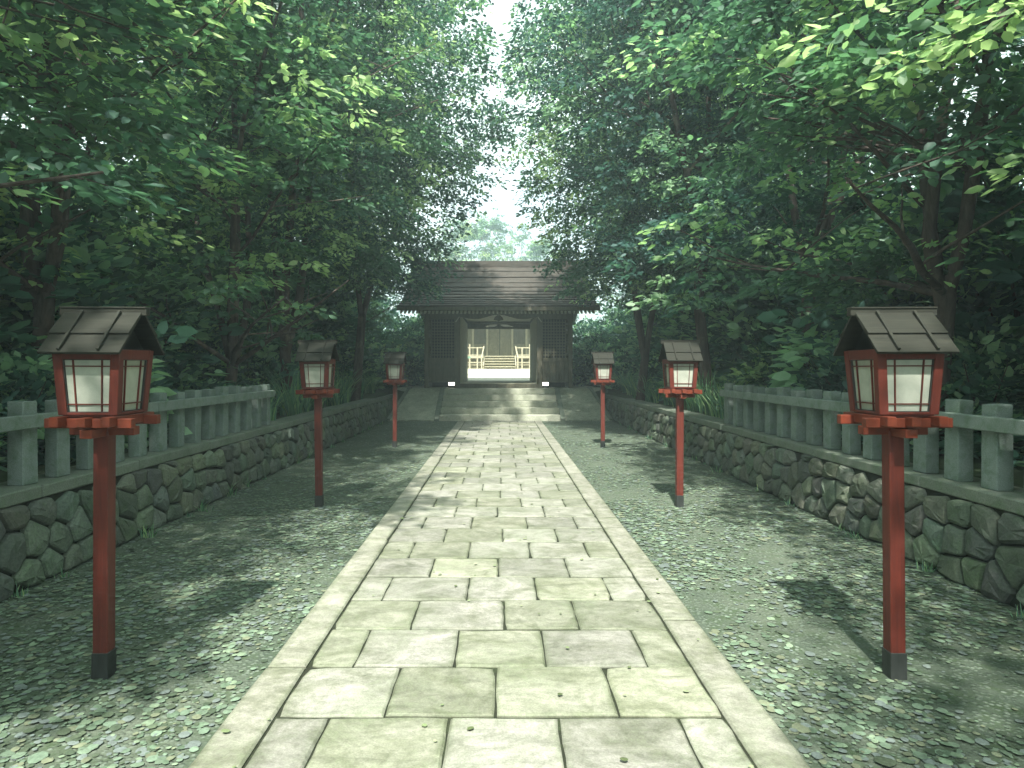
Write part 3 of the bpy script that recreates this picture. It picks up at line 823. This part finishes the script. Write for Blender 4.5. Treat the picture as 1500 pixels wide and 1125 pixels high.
# ------------------------------------------------------------------ lanterns
def make_lantern():
    e = empty('post_lantern', (0, 0, 0))
    w_ = 0.038
    MB().box(-w_, w_, -w_, w_, 0.13, 1.27).build('post', M['red'], e, bevel=0.004)
    MB().box(-w_ - 0.004, w_ + 0.004, -w_ - 0.004, w_ + 0.004, -0.03, 0.135).build('post_sleeve', M['black'], e, bevel=0.003)
    # lower crossing beams
    MB().box(-0.165, 0.165, -0.030, 0.030, 1.252, 1.296).build('lower_beam', M['redbeam'], e, bevel=0.003)
    MB().box(-0.030, 0.030, -0.165, 0.165, 1.247, 1.291).build('lower_beam', M['redbeam'], e, bevel=0.003)
    # double bracing under the box
    for s in (-1, 1):
        MB().box(-0.215, 0.215, s * 0.125 - 0.022, s * 0.125 + 0.022, 1.298, 1.346).build('cross_beam', M['redbeam'], e, bevel=0.003)
        MB().box(s * 0.125 - 0.022, s * 0.125 + 0.022, -0.215, 0.215, 1.309, 1.357).build('cross_beam', M['redbeam'], e, bevel=0.003)
    MB().box(-0.022, 0.022, -0.205, 0.205, 1.306, 1.352).build('cross_beam', M['redbeam'], e, bevel=0.003)
    MB().box(-0.13, 0.13, -0.13, 0.13, 1.352, 1.3625).build('floor_board', M['red'], e)
    # tapered box: frame of corner posts and rails
    zb, zt = 1.362, 1.69; hb_, ht = 0.146, 0.167
    hw = lambda z: hb_ + (ht - hb_) * (z - zb) / (zt - zb)
    fr = MB(); cw = 0.045
    for sx in (-1, 1):
        for sy in (-1, 1):
            vs = []
            for z in (zb, zt):
                h = hw(z)
                for dx, dy in ((0, 0), (1, 0), (1, 1), (0, 1)):
                    vs.append((sx * (h - dx * cw), sy * (h - dy * cw), z))
            fr.add(vs, [(0, 1, 2, 3), (4, 5, 6, 7), (0, 1, 5, 4), (1, 2, 6, 5), (2, 3, 7, 6), (3, 0, 4, 7)])
    def rail(face, z0, z1, dep0, dep1, a=-1, b=1, inset=0.0435):
        # a horizontal piece in one face between the corner posts
        vs = []
        for z in (z0, z1):
            h = hw(z); xx = h - inset
            for p, d in ((a, dep0), (b, dep0), (b, dep1), (a, dep1)):
                u, v = p * xx, h - d
                vs.append({0: (u, -v, z), 1: (v, u, z), 2: (-u, v, z), 3: (-v, -u, z)}[face])
        return vs
    FS = [(0, 1, 2, 3), (4, 5, 6, 7), (0, 1, 5, 4), (1, 2, 6, 5), (2, 3, 7, 6), (3, 0, 4, 7)]
    for f in range(4):
        fr.add(rail(f, zb, zb + 0.014, 0.002, 0.03), FS)
        fr.add(rail(f, zt - 0.050, zt, 0.002, 0.03), FS)
    fr.build('box_frame', M['red'], e, bevel=0.0025)
    z0, z1 = zb + 0.014, zt - 0.050
    for f in range(4):
        pn = MB(); vs = []
        for z in (z0, z1):
            h = hw(z); xx = h - 0.043
            for p, d in ((-1, 0.020), (1, 0.020), (1, 0.023), (-1, 0.023)):
                u, v = p * xx, h - d
                vs.append({0: (u, -v, z), 1: (v, u, z), 2: (-u, v, z), 3: (-v, -u, z)}[f])
        pn.add(vs, FS); win = pn.build('paper_window', M['paper'], e)
        lb = MB()
        def strip(ua, ub, za, zb2, d0=0.012, d1=0.0195):
            vs = []
            for z in (za, zb2):
                h = hw(z); xx = h - 0.0435
                for p, d in ((ua, d0), (ub, d0), (ub, d1), (ua, d1)):
                    u, v = p * xx, h - d
                    vs.append({0: (u, -v, z), 1: (v, u, z), 2: (-u, v, z), 3: (-v, -u, z)}[f])
            lb.add(vs, FS)
        for c in (-0.60, 0.60): strip(c - 0.028, c + 0.028, z0, z1)
        for zc in (z0 + 0.040, z1 - 0.034): strip(-1, 1, zc - 0.003, zc + 0.003, 0.0125, 0.0190)
        lb.build('lattice', M['red'], win)
        db = MB()
        def strip2(ua, ub, za, zb2):
            vs = []
            for z in (za, zb2):
                h = hw(z); xx = h - 0.0435
                for p, d in ((ua, 0.009), (ub, 0.009), (ub, 0.0198), (ua, 0.0198)):
                    u, v = p * xx, h - d
                    vs.append({0: (u, -v, z), 1: (v, u, z), 2: (-u, v, z), 3: (-v, -u, z)}[f])
            db.add(vs, FS)
        strip2(-1, -0.955, z0, z1); strip2(0.955, 1, z0, z1); strip2(-0.954, 0.954, z1 - 0.004, z1); strip2(-0.954, 0.954, z0, z0 + 0.004)
        db.build('window_edge', M['black'], win)
    # roof: two slopes of overlapping boards
    rf = empty('roof', (0, 0, 0)); rf.parent = e
    apex = (0.0, 1.885); ev = (0.212, 1.668)
    for s in (-1, 1):
        sl = MB(); ax = 0.198
        dy, dz = ev[0] - apex[0], ev[1] - apex[1]; ln = math.hypot(dy, dz); ny, nz = -dz / ln, dy / ln
        def seg(f0, f1, o0, o1, hwx):
            p0 = (apex[0] + dy * f0, apex[1] + dz * f0); p1 = (apex[0] + dy * f1, apex[1] + dz * f1)
            q = [(s * p0[0], p0[1]), (s * p1[0], p1[1]), (s * (p1[0] + ny * o1), p1[1] + nz * o1), (s * (p0[0] + ny * o0), p0[1] + nz * o0)]
            sl.prism(q, 'x', -hwx, hwx)
        seg(0.02, 1.0, 0.012, 0.012, ax - 0.004)
        seg(0.02, 0.60, 0.0125, 0.024, ax)
        seg(0.52, 1.02, 0.0122, 0.0155, ax)
        sl.build('roof_board', M['roofboard'], rf, bevel=0.0015)
        for xx in (-0.095, 0.095):
            a = (xx, s * (apex[0] + dy * 0.07 + ny * 0.026), apex[1] + dz * 0.07 + nz * 0.026)
            b = (xx, s * (apex[0] + dy * 0.99 + ny * 0.024), apex[1] + dz * 0.99 + nz * 0.024)
            MB().bar(a, b, 0.014, 0.016, up=(0, s * ny, nz)).build('batten', M['roofboard'], rf, bevel=0.001)
    MB().prism([(-0.020, 1.868), (0.020, 1.868), (0.020, 1.902), (0.026, 1.904), (0.026, 1.912), (-0.026, 1.912), (-0.026, 1.904), (-0.020, 1.902)], 'x', -0.222, 0.222).build('ridge_board', M['roofboard'], rf, bevel=0.0015)
    for s in (-1, 1):
        x0, x1 = sorted((s * 0.098, s * 0.106)); MB().prism([(-0.180, 1.691), (0.180, 1.691), (0, 1.872)], 'x', x0, x1).build('gable_shade', M['dark'], rf)  # near-black fill paints the shade inside the open gable
    MB().box(-0.150, 0.150, -0.166, 0.166, 1.690, 1.698).build('ceiling_board', M['dark'], rf)  # near-black as well, for the shade under the roof
    return e
lan = make_lantern()
spots = [(-2.05, 3.43), (2.045, 3.43), (-2.07, 7.6), (2.06, 7.6), (-2.09, 13.2), (2.055, 13.2)]
side_w = {-1: 'left', 1: 'right'}
where = ['nearest lantern on the %s, large, red post with black foot', 'middle lantern of the row on the %s of the path', 'farthest lantern on the %s, close to the stone steps']
for i, (x, y) in enumerate(spots):
    o = lan if i == 0 else copy_tree(lan)
    o.location = (x, y, 0.0); o.rotation_euler = (R([0.2, -0.4, 0.5, -0.3, 0.3, 0.4][i]), R([0.3, -0.2, -0.5, 0.4, 0.3, -0.3][i]), R([0.6, -0.8, 0.4, -0.3, -0.5, 0.6][i]))
    tag(o, where[i // 2] % ('left' if x < 0 else 'right'), 'lantern', 'red wooden post lanterns along the path')

# ------------------------------------------------------------------ vegetation
def leaf_arrays(rs, P0, n_dir, size, tone, simple=False):
    """P0 (n,3) leaf bases, n_dir (n,3) growth direction, size (n,), tone (n,)"""
    n = len(P0)
    d = n_dir / np.linalg.norm(n_dir, axis=1, keepdims=True)
    up = np.tile(np.array([0, 0, 1.0]), (n, 1)) + rs.normal(0, 0.55, (n, 3))
    s = np.cross(d, up); s /= np.linalg.norm(s, axis=1, keepdims=True) + 1e-9
    nrm = np.cross(s, d)
    Lg = size[:, None]; W = Lg * (0.50 + 0.14 * rs.random((n, 1)))
    fold = 0.18 * Lg * rs.random((n, 1)); droop = -0.18 * Lg * rs.random((n, 1))
    b = P0
    tip = P0 + d * Lg + nrm * droop
    l1 = P0 + d * Lg * 0.28 - s * W * 0.44 + nrm * fold * 0.6
    l2 = P0 + d * Lg * 0.68 - s * W * 0.40 + nrm * (fold * 0.5 + droop * 0.5)
    r1 = P0 + d * Lg * 0.28 + s * W * 0.44 + nrm * fold * 0.6
    r2 = P0 + d * Lg * 0.68 + s * W * 0.40 + nrm * (fold * 0.5 + droop * 0.5)
    V = np.stack([b, l1, l2, tip, r2, r1], 1).reshape(-1, 3)
    k = (np.arange(n) * 6)[:, None]
    Fq = np.concatenate([np.array([[0, 3, 2, 1]]) + k, np.array([[0, 5, 4, 3]]) + k], 0)
    T = np.repeat(np.clip(tone, 0, 1), 6)
    return V, Fq, np.repeat(T[:, None], 3, 1)

def make_tree_meshes(seed, H, Rr, nleaf, leafsize, mat, base_h=1.6, stems=3, low=True, taper=0.28):
    rs = np.random.default_rng(seed); rg = random.Random(seed)
    tr = MB(); tips = []
    sp = rg.uniform(0.08, 0.22) * H
    r0 = 0.035 + 0.0062 * H
    trunk_top = Vector((rg.uniform(-.2, .2), rg.uniform(-.2, .2), sp))
    tr.tube([(0, 0, -0.25), (0.0, 0, 0.05), tuple(trunk_top * 0.55), tuple(trunk_top)], [r0 * 1.5, r0 * 1.15, r0, r0 * 0.92], 9)
    def branch(p, d, ln, r, lev):
        pts = [p.copy()]; rad = [r]; nseg = 7 if lev == 0 else 5
        d = d.normalized(); q = p.copy()
        for i in range(nseg):
            d = (d + Vector((rg.gauss(0, .10), rg.gauss(0, .10), rg.gauss(0.02, .07)))).normalized()
            q = q + d * (ln / nseg); pts.append(q.copy()); rad.append(r * (1 - 0.85 * (i + 1) / nseg) + 0.004)
        tr.tube(pts, rad, 7 if lev == 0 else 5)
        if lev < 2:
            nb = {0: 9, 1: 4}[lev]
            for i in range(nb):
                f = rg.uniform(0.22, 0.98); k = int(f * nseg); k = min(k, nseg - 1); a = pts[k].lerp(pts[k + 1], f * nseg - k)
                th = rg.uniform(0, 6.28); side = Vector((math.cos(th), math.sin(th), rg.uniform(-0.05, 0.55)))
                nd = (d * 0.45 + side).normalized()
                branch(a, nd, ln * (0.42 if lev == 0 else 0.5) * (1.15 - 0.5 * f), max(0.008, r * (1 - 0.8 * f) * 0.55), lev + 1)
        if lev >= 1:
            for k in range(2, len(pts)): tips.append(tuple(pts[k]))
        else:
            tips.append(tuple(pts[-1])); tips.append(tuple(pts[-2]))
    for i in range(stems):
        th = 6.28 * (i + rg.uniform(-.2, .2)) / stems; o_ = Rr * rg.uniform(0.35, 0.6)
        tgt = Vector((o_ * math.cos(th), o_ * math.sin(th), H * rg.uniform(0.78, 0.92)))
        branch(trunk_top * rg.uniform(0.75, 1.0), (tgt - trunk_top), (tgt - trunk_top).length, r0 * rg.uniform(0.55, 0.8), 0)
    # low spreading limbs
    for i in range(3 if low else 0):
        th = rg.uniform(0, 6.28)
        branch(trunk_top * 0.98, Vector((math.cos(th), math.sin(th), 0.55)), Rr * 0.85, r0 * 0.45, 1)
    tips = np.array(tips)
    # sprays: flat plates of leaves near the twigs, plus lumps filling the crown
    nl = int(26 + H * 1.6) if low else 95
    lumps = []
    for i in range(nl):
        z = base_h + (H - base_h) * (0.04 + 0.96 * rg.random()); f = (z - base_h) / (H - base_h)
        rmax = Rr * math.sqrt(max(0.05, 1 - (2 * abs(f - 0.42)) ** 2.2)) if f > 0.42 else Rr * ((1 - taper) + taper * f / 0.42)
        th = rg.uniform(0, 6.28); rr = rmax * rg.uniform(0.25, 0.92)
        lumps.append((rr * math.cos(th), rr * math.sin(th), z, rg.uniform(0.55, 1.05)))
    lumps = np.array(lumps)
    nspray = nleaf // 26
    a = rs.random(nspray) < (0.45 if low else 0.12)
    c = np.empty((nspray, 3))
    c[a] = tips[rs.integers(0, len(tips), a.sum())] + rs.normal(0, 0.12, (a.sum(), 3))
    li = rs.integers(0, nl, (~a).sum()); dv = rs.normal(0, 1, ((~a).sum(), 3)); dv /= np.linalg.norm(dv, axis=1, keepdims=True)
    rad = lumps[li, 3] * (0.45 + 0.6 * rs.random((~a).sum()))
    c[~a] = lumps[li, :3] + dv * rad[:, None] * np.array([1, 1, 0.75])
    if not low:
        m_ = ~a; k_ = int(m_.sum()); f = rs.random(k_); th_ = rs.random(k_) * 6.283
        rm = np.where(f > 0.42, Rr * np.sqrt(np.maximum(0.05, 1 - (2 * np.abs(f - 0.42)) ** 2.2)), Rr * ((1 - taper) + taper * f / 0.42))
        rm *= 1 + 0.09 * np.sin(3 * th_ + f * 7 + seed) + 0.07 * np.sin(f * 26 + 5 * th_)
        rr_ = rm * rs.random(k_) ** 0.42
        c[m_] = np.stack([rr_ * np.cos(th_), rr_ * np.sin(th_), base_h + (H - base_h) * f], 1)
        rc = np.hypot(c[:, 0], c[:, 1]); lim = Rr * 1.02; sc2 = np.minimum(1, lim / np.maximum(rc, 1e-6)); c[:, 0] *= sc2; c[:, 1] *= sc2
    c[:, 2] = np.maximum(c[:, 2], base_h * 0.8)
    per = 26; n = nspray * per
    C = np.repeat(c, per, 0)
    srad = np.repeat(0.16 + 0.24 * rs.random(nspray), per)
    th = rs.random(n) * 6.283; rr = np.sqrt(rs.random(n)) * srad
    ax = C.copy(); ax[:, 2] = 0; ax /= np.linalg.norm(ax, axis=1, keepdims=True) + 1e-6
    off = np.stack([rr * np.cos(th), rr * np.sin(th), rs.normal(0, 0.05, n)], 1)
    off[:, 2] -= (off[:, 0] * ax[:, 0] + off[:, 1] * ax[:, 1]) * 0.35 + rr * 0.25
    Pp = C + off
    dr = np.stack([np.cos(th), np.sin(th), -0.35 + rs.normal(0, 0.3, n)], 1) + ax * 0.5 + rs.normal(0, 0.25, (n, 3))
    size = leafsize * (0.65 + 0.6 * rs.random(n))
    tn_ = rs.random(nspray) * 0.5; pat_ = np.sin(c[:, 0] * 2.3 + seed) * np.cos(c[:, 1] * 2.1 + 1.3 * seed) + 0.8 * np.sin(c[:, 2] * 2.7 + c[:, 0]); br = rs.random(nspray) < np.where(pat_ > 0.35, 0.62, 0.08); tn_[br] = 0.65 + 0.35 * rs.random(br.sum())
    tone = np.repeat(tn_, per) + rs.normal(0.05, 0.10, n)
    V, Fq, T = leaf_arrays(rs, Pp, dr, size, tone)
    crown = fast_mesh('crown', V, Fq, 4, mat, T)
    return tr.mesh('trunk', M['bark'], smooth=True), crown

protos = [
    make_tree_meshes(101, 12.5, 3.5, 15500, 0.155, M['leafA'], 1.9, 3),
    make_tree_meshes(102, 11.5, 3.3, 21000, 0.15, M['leafC'], 2.1, 4),
    make_tree_meshes(103, 13.0, 3.6, 16000, 0.15, M['leafB'], 1.7, 3),
    make_tree_meshes(104, 9.0, 3.0, 26000, 0.115, M['leafC'], 1.6, 4),
    make_tree_meshes(105, 12.0, 3.4, 20000, 0.12, M['leafB'], 1.5, 2),
    make_tree_meshes(106, 13.5, 4.0, 84000, 0.11, M['leafB'], 3.0, 2, False, 0.42),
    make_tree_meshes(107, 13.0, 3.9, 80000, 0.11, M['leafA'], 2.9, 3, False, 0.42),
]
def widest(pi, k, side, z0, z1):
    # the turn about its trunk that brings a crown's widest side towards the path, and how far it reaches there
    me = protos[pi][1]; co_ = np.empty(len(me.vertices) * 3, np.float32); me.vertices.foreach_get('co', co_); co_ = co_.reshape(-1, 3) * k
    co_ = co_[(co_[:, 2] > z0) & (co_[:, 2] < z1)]
    best = (0, 0)
    for i in range(36):
        a = i * math.pi / 18; x = (co_[:, 0] * math.cos(a) - co_[:, 1] * math.sin(a)) * -side
        e_ = float(np.percentile(x, 99))
        if e_ > best[0]: best = (e_, a)
    return best
def place_tree(pi, x, y, sc_, rz, label, group, name='broadleaf_tree', kz=1.0):
    tm, cm_ = protos[pi]
    e = empty(name, (x, y, hterr(x, y) - 0.02), rz); e.scale = (sc_, sc_, sc_ * kz)
    link('trunk', tm, e); link('crown', cm_, e)
    return tag(e, label, 'tree', group)
ordn = ['first', 'second', 'third', 'fourth', 'fifth', 'sixth', 'seventh', 'eighth', 'ninth', 'tenth', 'eleventh', 'twelfth', 'thirteenth', 'fourteenth']
rg = random.Random(77)
for s in (-1, 1):
    sn = 'left' if s < 0 else 'right'
    rowA = [(5.0, 3.6, 3, 1.05, 0.72), (4.9, 7.2, 3, 1.12, 0.82), (4.9, 10.8, 1, 1.0, 0.84), (4.5, 13.6, 6, 1.0), (4.15, 18.1, 5, 1.0), (6.1, 23.0, 1, 1.05), (7.2, 27.0, 2, 1.05)]
    for i, row_ in enumerate(rowA[::-1]):
        x, y, p, k = row_[:4]; kz = row_[4] if len(row_) > 4 else 1.0
        if s > 0 and p < 5: p = [1, 2, 0, 4, 0][p % 5] if p != 3 else 3
        if s > 0 and p > 4: p = 11 - p
        X_, Y_, A_ = s * (x + rg.uniform(-.25, .25)), y + rg.uniform(-.5, .5), rg.uniform(0, 6.28)
        if 12 < y < 20:
            ext, A_ = widest(p, k, s, 4.8, 8.5); X_ = s * max(3.5, ext + (0.0 if y > 16 else 0.5))
        place_tree(p, X_, Y_, k, A_,
                   '%s tree from the gate in the front row on the %s bank, slender dark trunk' % (ordn[i], sn), 'front row of trees on the %s bank' % sn, kz=kz)
    rowB = [(9.2, 3.2, 3), (9.4, 9.2, 2), (9.2, 15.0, 4), (9.0, 20.5, 1), (9.8, 26.5, 0), (11.0, 34.0, 2)]
    for i, (x, y, p) in enumerate(rowB):
        place_tree(p, s * (x + rg.uniform(-.5, .5)), y + rg.uniform(-.6, .6), rg.uniform(0.9, 1.08), rg.uniform(0, 6.28),
                   'leafy tree in the shaded wood behind the front row on the %s' % sn, 'trees in the shaded wood on the %s' % sn)
    rowC = [(14.5, 31.0, 4)]
    for i, (x, y, p) in enumerate(rowC):
        place_tree(p, s * (x + rg.uniform(-.6, .6)), y + rg.uniform(-.8, .8), rg.uniform(0.9, 1.1), rg.uniform(0, 6.28),
                   'leafy tree in the shaded wood behind the front row on the %s' % sn, 'trees in the shaded wood on the %s' % sn)
    # unseen trees added behind the viewer to shade and dapple the near path
    for (x, y, p) in ((4.3, -0.9, 3), (4.6, -5.0, 3)):
        place_tree(p, s * (x + rg.uniform(-.3, .3)), y, 1.05, rg.uniform(0, 6.28), 'unseen tree added to shade the path, beyond the near end of the %s fence' % sn, 'unseen trees added to shade the path, beyond the near end of the %s fence' % sn, kz=0.74)
# pale trees far behind the gate
for i, (x, y, p, k, lb) in enumerate([(-3, 64, 1, 1.25, 'pale hazy tree far behind the gate roof, at its left'), (4.5, 68, 1, 1.15, 'pale hazy tree far behind the gate roof, at its right'),
                                      (-14, 70, 0, 1.3, 'pale hazy tree far behind the gate, half hidden by the left crowns'), (14, 66, 0, 1.3, 'pale hazy tree far behind the gate, half hidden by the right crowns'),
                                      (-1, 80, 1, 1.6, 'tall pale tree farthest away, in the gap above the gate')]):
    place_tree(p, x, y, k, i * 1.3, lb, 'pale trees far behind the gate')

# bushes
def make_bush(seed, Rr, H, nleaf, ls, mat):
    rs = np.random.default_rng(seed); per = 14; ns = nleaf // per
    d = rs.normal(0, 1, (ns, 3)); d /= np.linalg.norm(d, axis=1, keepdims=True); d[:, 2] = np.abs(d[:, 2])
    lump = 1 + 0.22 * np.sin(d[:, 0] * 4 + seed) * np.cos(d[:, 1] * 5)
    f = (0.35 + 0.68 * rs.random(ns) ** 0.6) * lump
    c = d * f[:, None] * np.array([Rr, Rr, H]); c[:, 2] += 0.05
    C = np.repeat(c, per, 0); n = len(C); th = rs.random(n) * 6.283; rr = np.sqrt(rs.random(n)) * 0.17
    out_ = np.repeat(d, per, 0)
    Pp = C + np.stack([rr * np.cos(th), rr * np.sin(th), rs.normal(0, 0.05, n)], 1)
    dr = np.stack([np.cos(th), np.sin(th), rs.normal(0, 0.35, n)], 1) + out_ * 0.8
    t0 = rs.random(ns) * 0.5; b_ = rs.random(ns) < 0.3; t0[b_] = 0.7 + 0.3 * rs.random(b_.sum()); tone = np.repeat(t0, per) + rs.normal(0.06, 0.1, n)
    V, Fq, T = leaf_arrays(rs, Pp, dr, ls * (0.6 + 0.7 * rs.random(n)), tone)
    fol = fast_mesh('foliage', V, Fq, 4, mat, T)
    rg_ = random.Random(seed); st = MB()
    for i in range(9):
        th = rg_.uniform(0, 6.28); k = rg_.uniform(0.3, 0.8)
        st.tube([(0.05 * math.cos(th), 0.05 * math.sin(th), -0.15), (Rr * k * .4 * math.cos(th), Rr * k * .4 * math.sin(th), H * .45), (Rr * k * math.cos(th), Rr * k * math.sin(th), H * .85)], [0.018, 0.012, 0.004], 5)
    return fol, st.mesh('stems', M['bark'], smooth=True)
bushes = [make_bush(1, 0.95, 1.25, 3000, 0.15, M['bush']), make_bush(2, 1.15, 1.6, 4000, 0.14, M['leafA']), make_bush(3, 0.85, 1.05, 2300, 0.165, M['bush']), make_bush(4, 1.5, 2.6, 7500, 0.15, M['bush'])]
def place_bush(bi, x, y, k, label, group):
    e = empty('leafy_bush', (x, y, hterr(x, y) - 0.02), rg.uniform(0, 6.28)); e.scale = (k, k, k * rg.uniform(0.9, 1.15))
    link('foliage', bushes[bi][0], e); link('stems', bushes[bi][1], e); tag(e, label, 'bush', group)
for s in (-1, 1):
    sn = 'left' if s < 0 else 'right'
    y = 24.0; i = 0
    while y > 1.6:
        x = (5.0 if y < 11 else 5.2) + rg.uniform(-.2, .3)
        if y > 21.5: x = 4.3
        place_bush([0, 2, 1, 2, 0][i % 5], s * x, y, rg.uniform(0.75, 1.05), '%s low leafy bush from the gate on the %s bank' % (ordn[i] if i < 14 else 'last', sn), 'low bushes on the %s bank' % sn)
        y -= rg.uniform(1.5, 1.9); i += 1
    y = 27; i = 0
    while y > 0:
        place_bush([3, 1, 3][i % 3], s * (6.7 + rg.uniform(-.4, .4)), y, rg.uniform(1.25, 1.6), 'tall dark bush in the wood behind the low bushes on the %s' % sn, 'tall bushes in the wood on the %s' % sn)
        y -= rg.uniform(1.9, 2.4); i += 1
    y = 30
    while y > 0:
        place_bush(3, s * (11.0 + rg.uniform(-.5, .5)), y, rg.uniform(1.2, 1.5), 'tall dark bush in the wood behind the low bushes on the %s' % sn, 'tall bushes in the wood on the %s' % sn)
        y -= rg.uniform(2.8, 3.4)

for s in (-1, 1):
    sn = 'left' if s < 0 else 'right'
    for i, (x, y, b, k) in enumerate(((3.55, 24.6, 0, 1.0), (4.7, 26.0, 1, 1.1), (3.9, 28.0, 3, 1.0), (3.7, 31.5, 3, 1.1), (5.8, 29.5, 3, 1.3))):
        place_bush(b, s * x, y, k, 'sunlit bush in the group growing past the %s side wall of the gate' % sn, 'sunlit bushes beside the gate on the %s' % sn)

# distant wood reading as one mass
rsw = np.random.default_rng(9)
cs_ = []
for s in (-1, 1):
    n = 2600; yy = rsw.uniform(-5, 62, n); xx = s * (24 + rsw.uniform(-2, 4, n)); zz = 1 + 3.5 * rsw.random(n) ** 1.3
    cs_.append(np.stack([xx, yy, zz], 1))
n = 2600; xx = rsw.uniform(-24, 24, n); m_ = np.abs(xx) > 9
xx = xx[m_]; cs_.append(np.stack([xx, 56 + rsw.uniform(0, 4, len(xx)), 1.2 + 5 * rsw.random(len(xx))], 1))
c = np.concatenate(cs_); per = 10; C = np.repeat(c, per, 0); n = len(C)
Pp = C + rsw.normal(0, 0.45, (n, 3))
V, Fq, T = leaf_arrays(rsw, Pp, rsw.normal(0, 1, (n, 3)), 0.26 * (0.7 + 0.6 * rsw.random(n)), np.repeat(rsw.random(len(c)) * 0.8, per))
o = link('distant_woods', fast_mesh('distant_woods', V, Fq, 4, M['leafB'], T)); tag(o, 'distant mass of dark woodland foliage closing the view behind the trees', 'woods', kind='stuff')

# grass clumps
def blades(rs, n, h, spread, w0):
    K = 6; V = []; Fc = []; T = []
    for i in range(n):
        th = rs.uniform(0, 6.28); r = rs.uniform(0, spread) ; b = np.array([r * math.cos(th + 1), r * math.sin(th + 1), -0.03])
        hh = h * rs.uniform(0.55, 1.1); lean = rs.uniform(0.15, 0.95) * hh; wd = w0 * rs.uniform(0.7, 1.2); tn = np.clip(rs.normal(0.45, 0.28), 0, 1)
        side = np.array([-math.sin(th), math.cos(th), 0]); base = len(V)
        for k in range(K):
            f = k / (K - 1); p = b + np.array([math.cos(th) * lean * f ** 1.8, math.sin(th) * lean * f ** 1.8, hh * (f - 0.38 * f ** 3 * lean / hh)])
            ww = wd * (1 - f ** 1.6) + 0.0008
            V += [p - side * ww, p + side * ww]; T += [[tn] * 3] * 2
        for k in range(K - 1): Fc.append([base + 2 * k, base + 2 * k + 1, base + 2 * k + 3, base + 2 * k + 2])
    return fast_mesh('blades', np.array(V), np.array(Fc), 4, M['blade'], np.array(T))
gr = [blades(np.random.default_rng(20 + i), 60, h, 0.14, 0.013) for i, h in enumerate((0.75, 0.95, 0.6))]
tuft = blades(np.random.default_rng(31), 16, 0.10, 0.06, 0.004)
for s in (-1, 1):
    sn = 'left' if s < 0 else 'right'; y = 21.4; i = 0
    while y > 10.7:
        o = link('grass_clump', gr[i % 3], None, (s * (3.98 + rg.uniform(-0.04, 0.25)), y, hterr(s * 4, y) + 0.0)); o.rotation_euler = (0, 0, rg.uniform(0, 6.28)); k = rg.uniform(0.95, 1.4); o.scale = (k, k, k)
        tag(o, '%s long-bladed grass clump from the gate along the %s wall' % (ordn[i] if i < 14 else 'last', sn), 'grass clump', 'grass clumps behind the %s wall' % sn)
        y -= rg.uniform(0.7, 1.0); i += 1
for (x, y, lb) in ((-3.33, 5.05, 'small tuft of grass at the foot of the left wall, nearest the camera'), (-3.34, 7.1, 'small tuft of grass at the foot of the left wall behind the nearest lantern'), (3.33, 6.5, 'small tuft of grass at the foot of the right wall')):
    o = link('grass_tuft', tuft, None, (x, y, 0)); tag(o, lb, 'grass tuft', 'grass tufts at the wall foot')

rt = random.Random(12)
tuf2 = [blades(np.random.default_rng(50 + i), 22, h, 0.09, 0.005) for i, h in enumerate((0.13, 0.2, 0.16))]
for s in (-1, 1):
    sn = 'left' if s < 0 else 'right'; y = 3.6
    while y < 18.5:
        y += rt.uniform(0.5, 1.6)
        o = link('grass_tuft', tuf2[rt.randrange(3)], None, (s * (3.36 + rt.uniform(-.05, .03)), y, 0)); o.rotation_euler = (0, 0, rt.uniform(0, 6)); k = rt.uniform(0.6, 1.2); o.scale = (k, k, k)
        tag(o, 'tiny dark tuft growing in the shade where the %s wall meets the gravel' % sn, 'grass tuft', 'tiny tufts along the %s wall foot' % sn)

# ------------------------------------------------------------------ render settings
sc.view_settings.view_transform = 'Standard'; sc.view_settings.look = 'None'; sc.view_settings.gamma = 1.0
sc.view_settings.exposure = 1.25
cy = sc.cycles
cy.use_denoising = True
cy.max_bounces = 8; cy.diffuse_bounces = 4; cy.glossy_bounces = 2; cy.transmission_bounces = 4; cy.volume_bounces = 0; cy.transparent_max_bounces = 4
cy.sample_clamp_indirect = 4
cy.caustics_reflective = False; cy.caustics_refractive = False
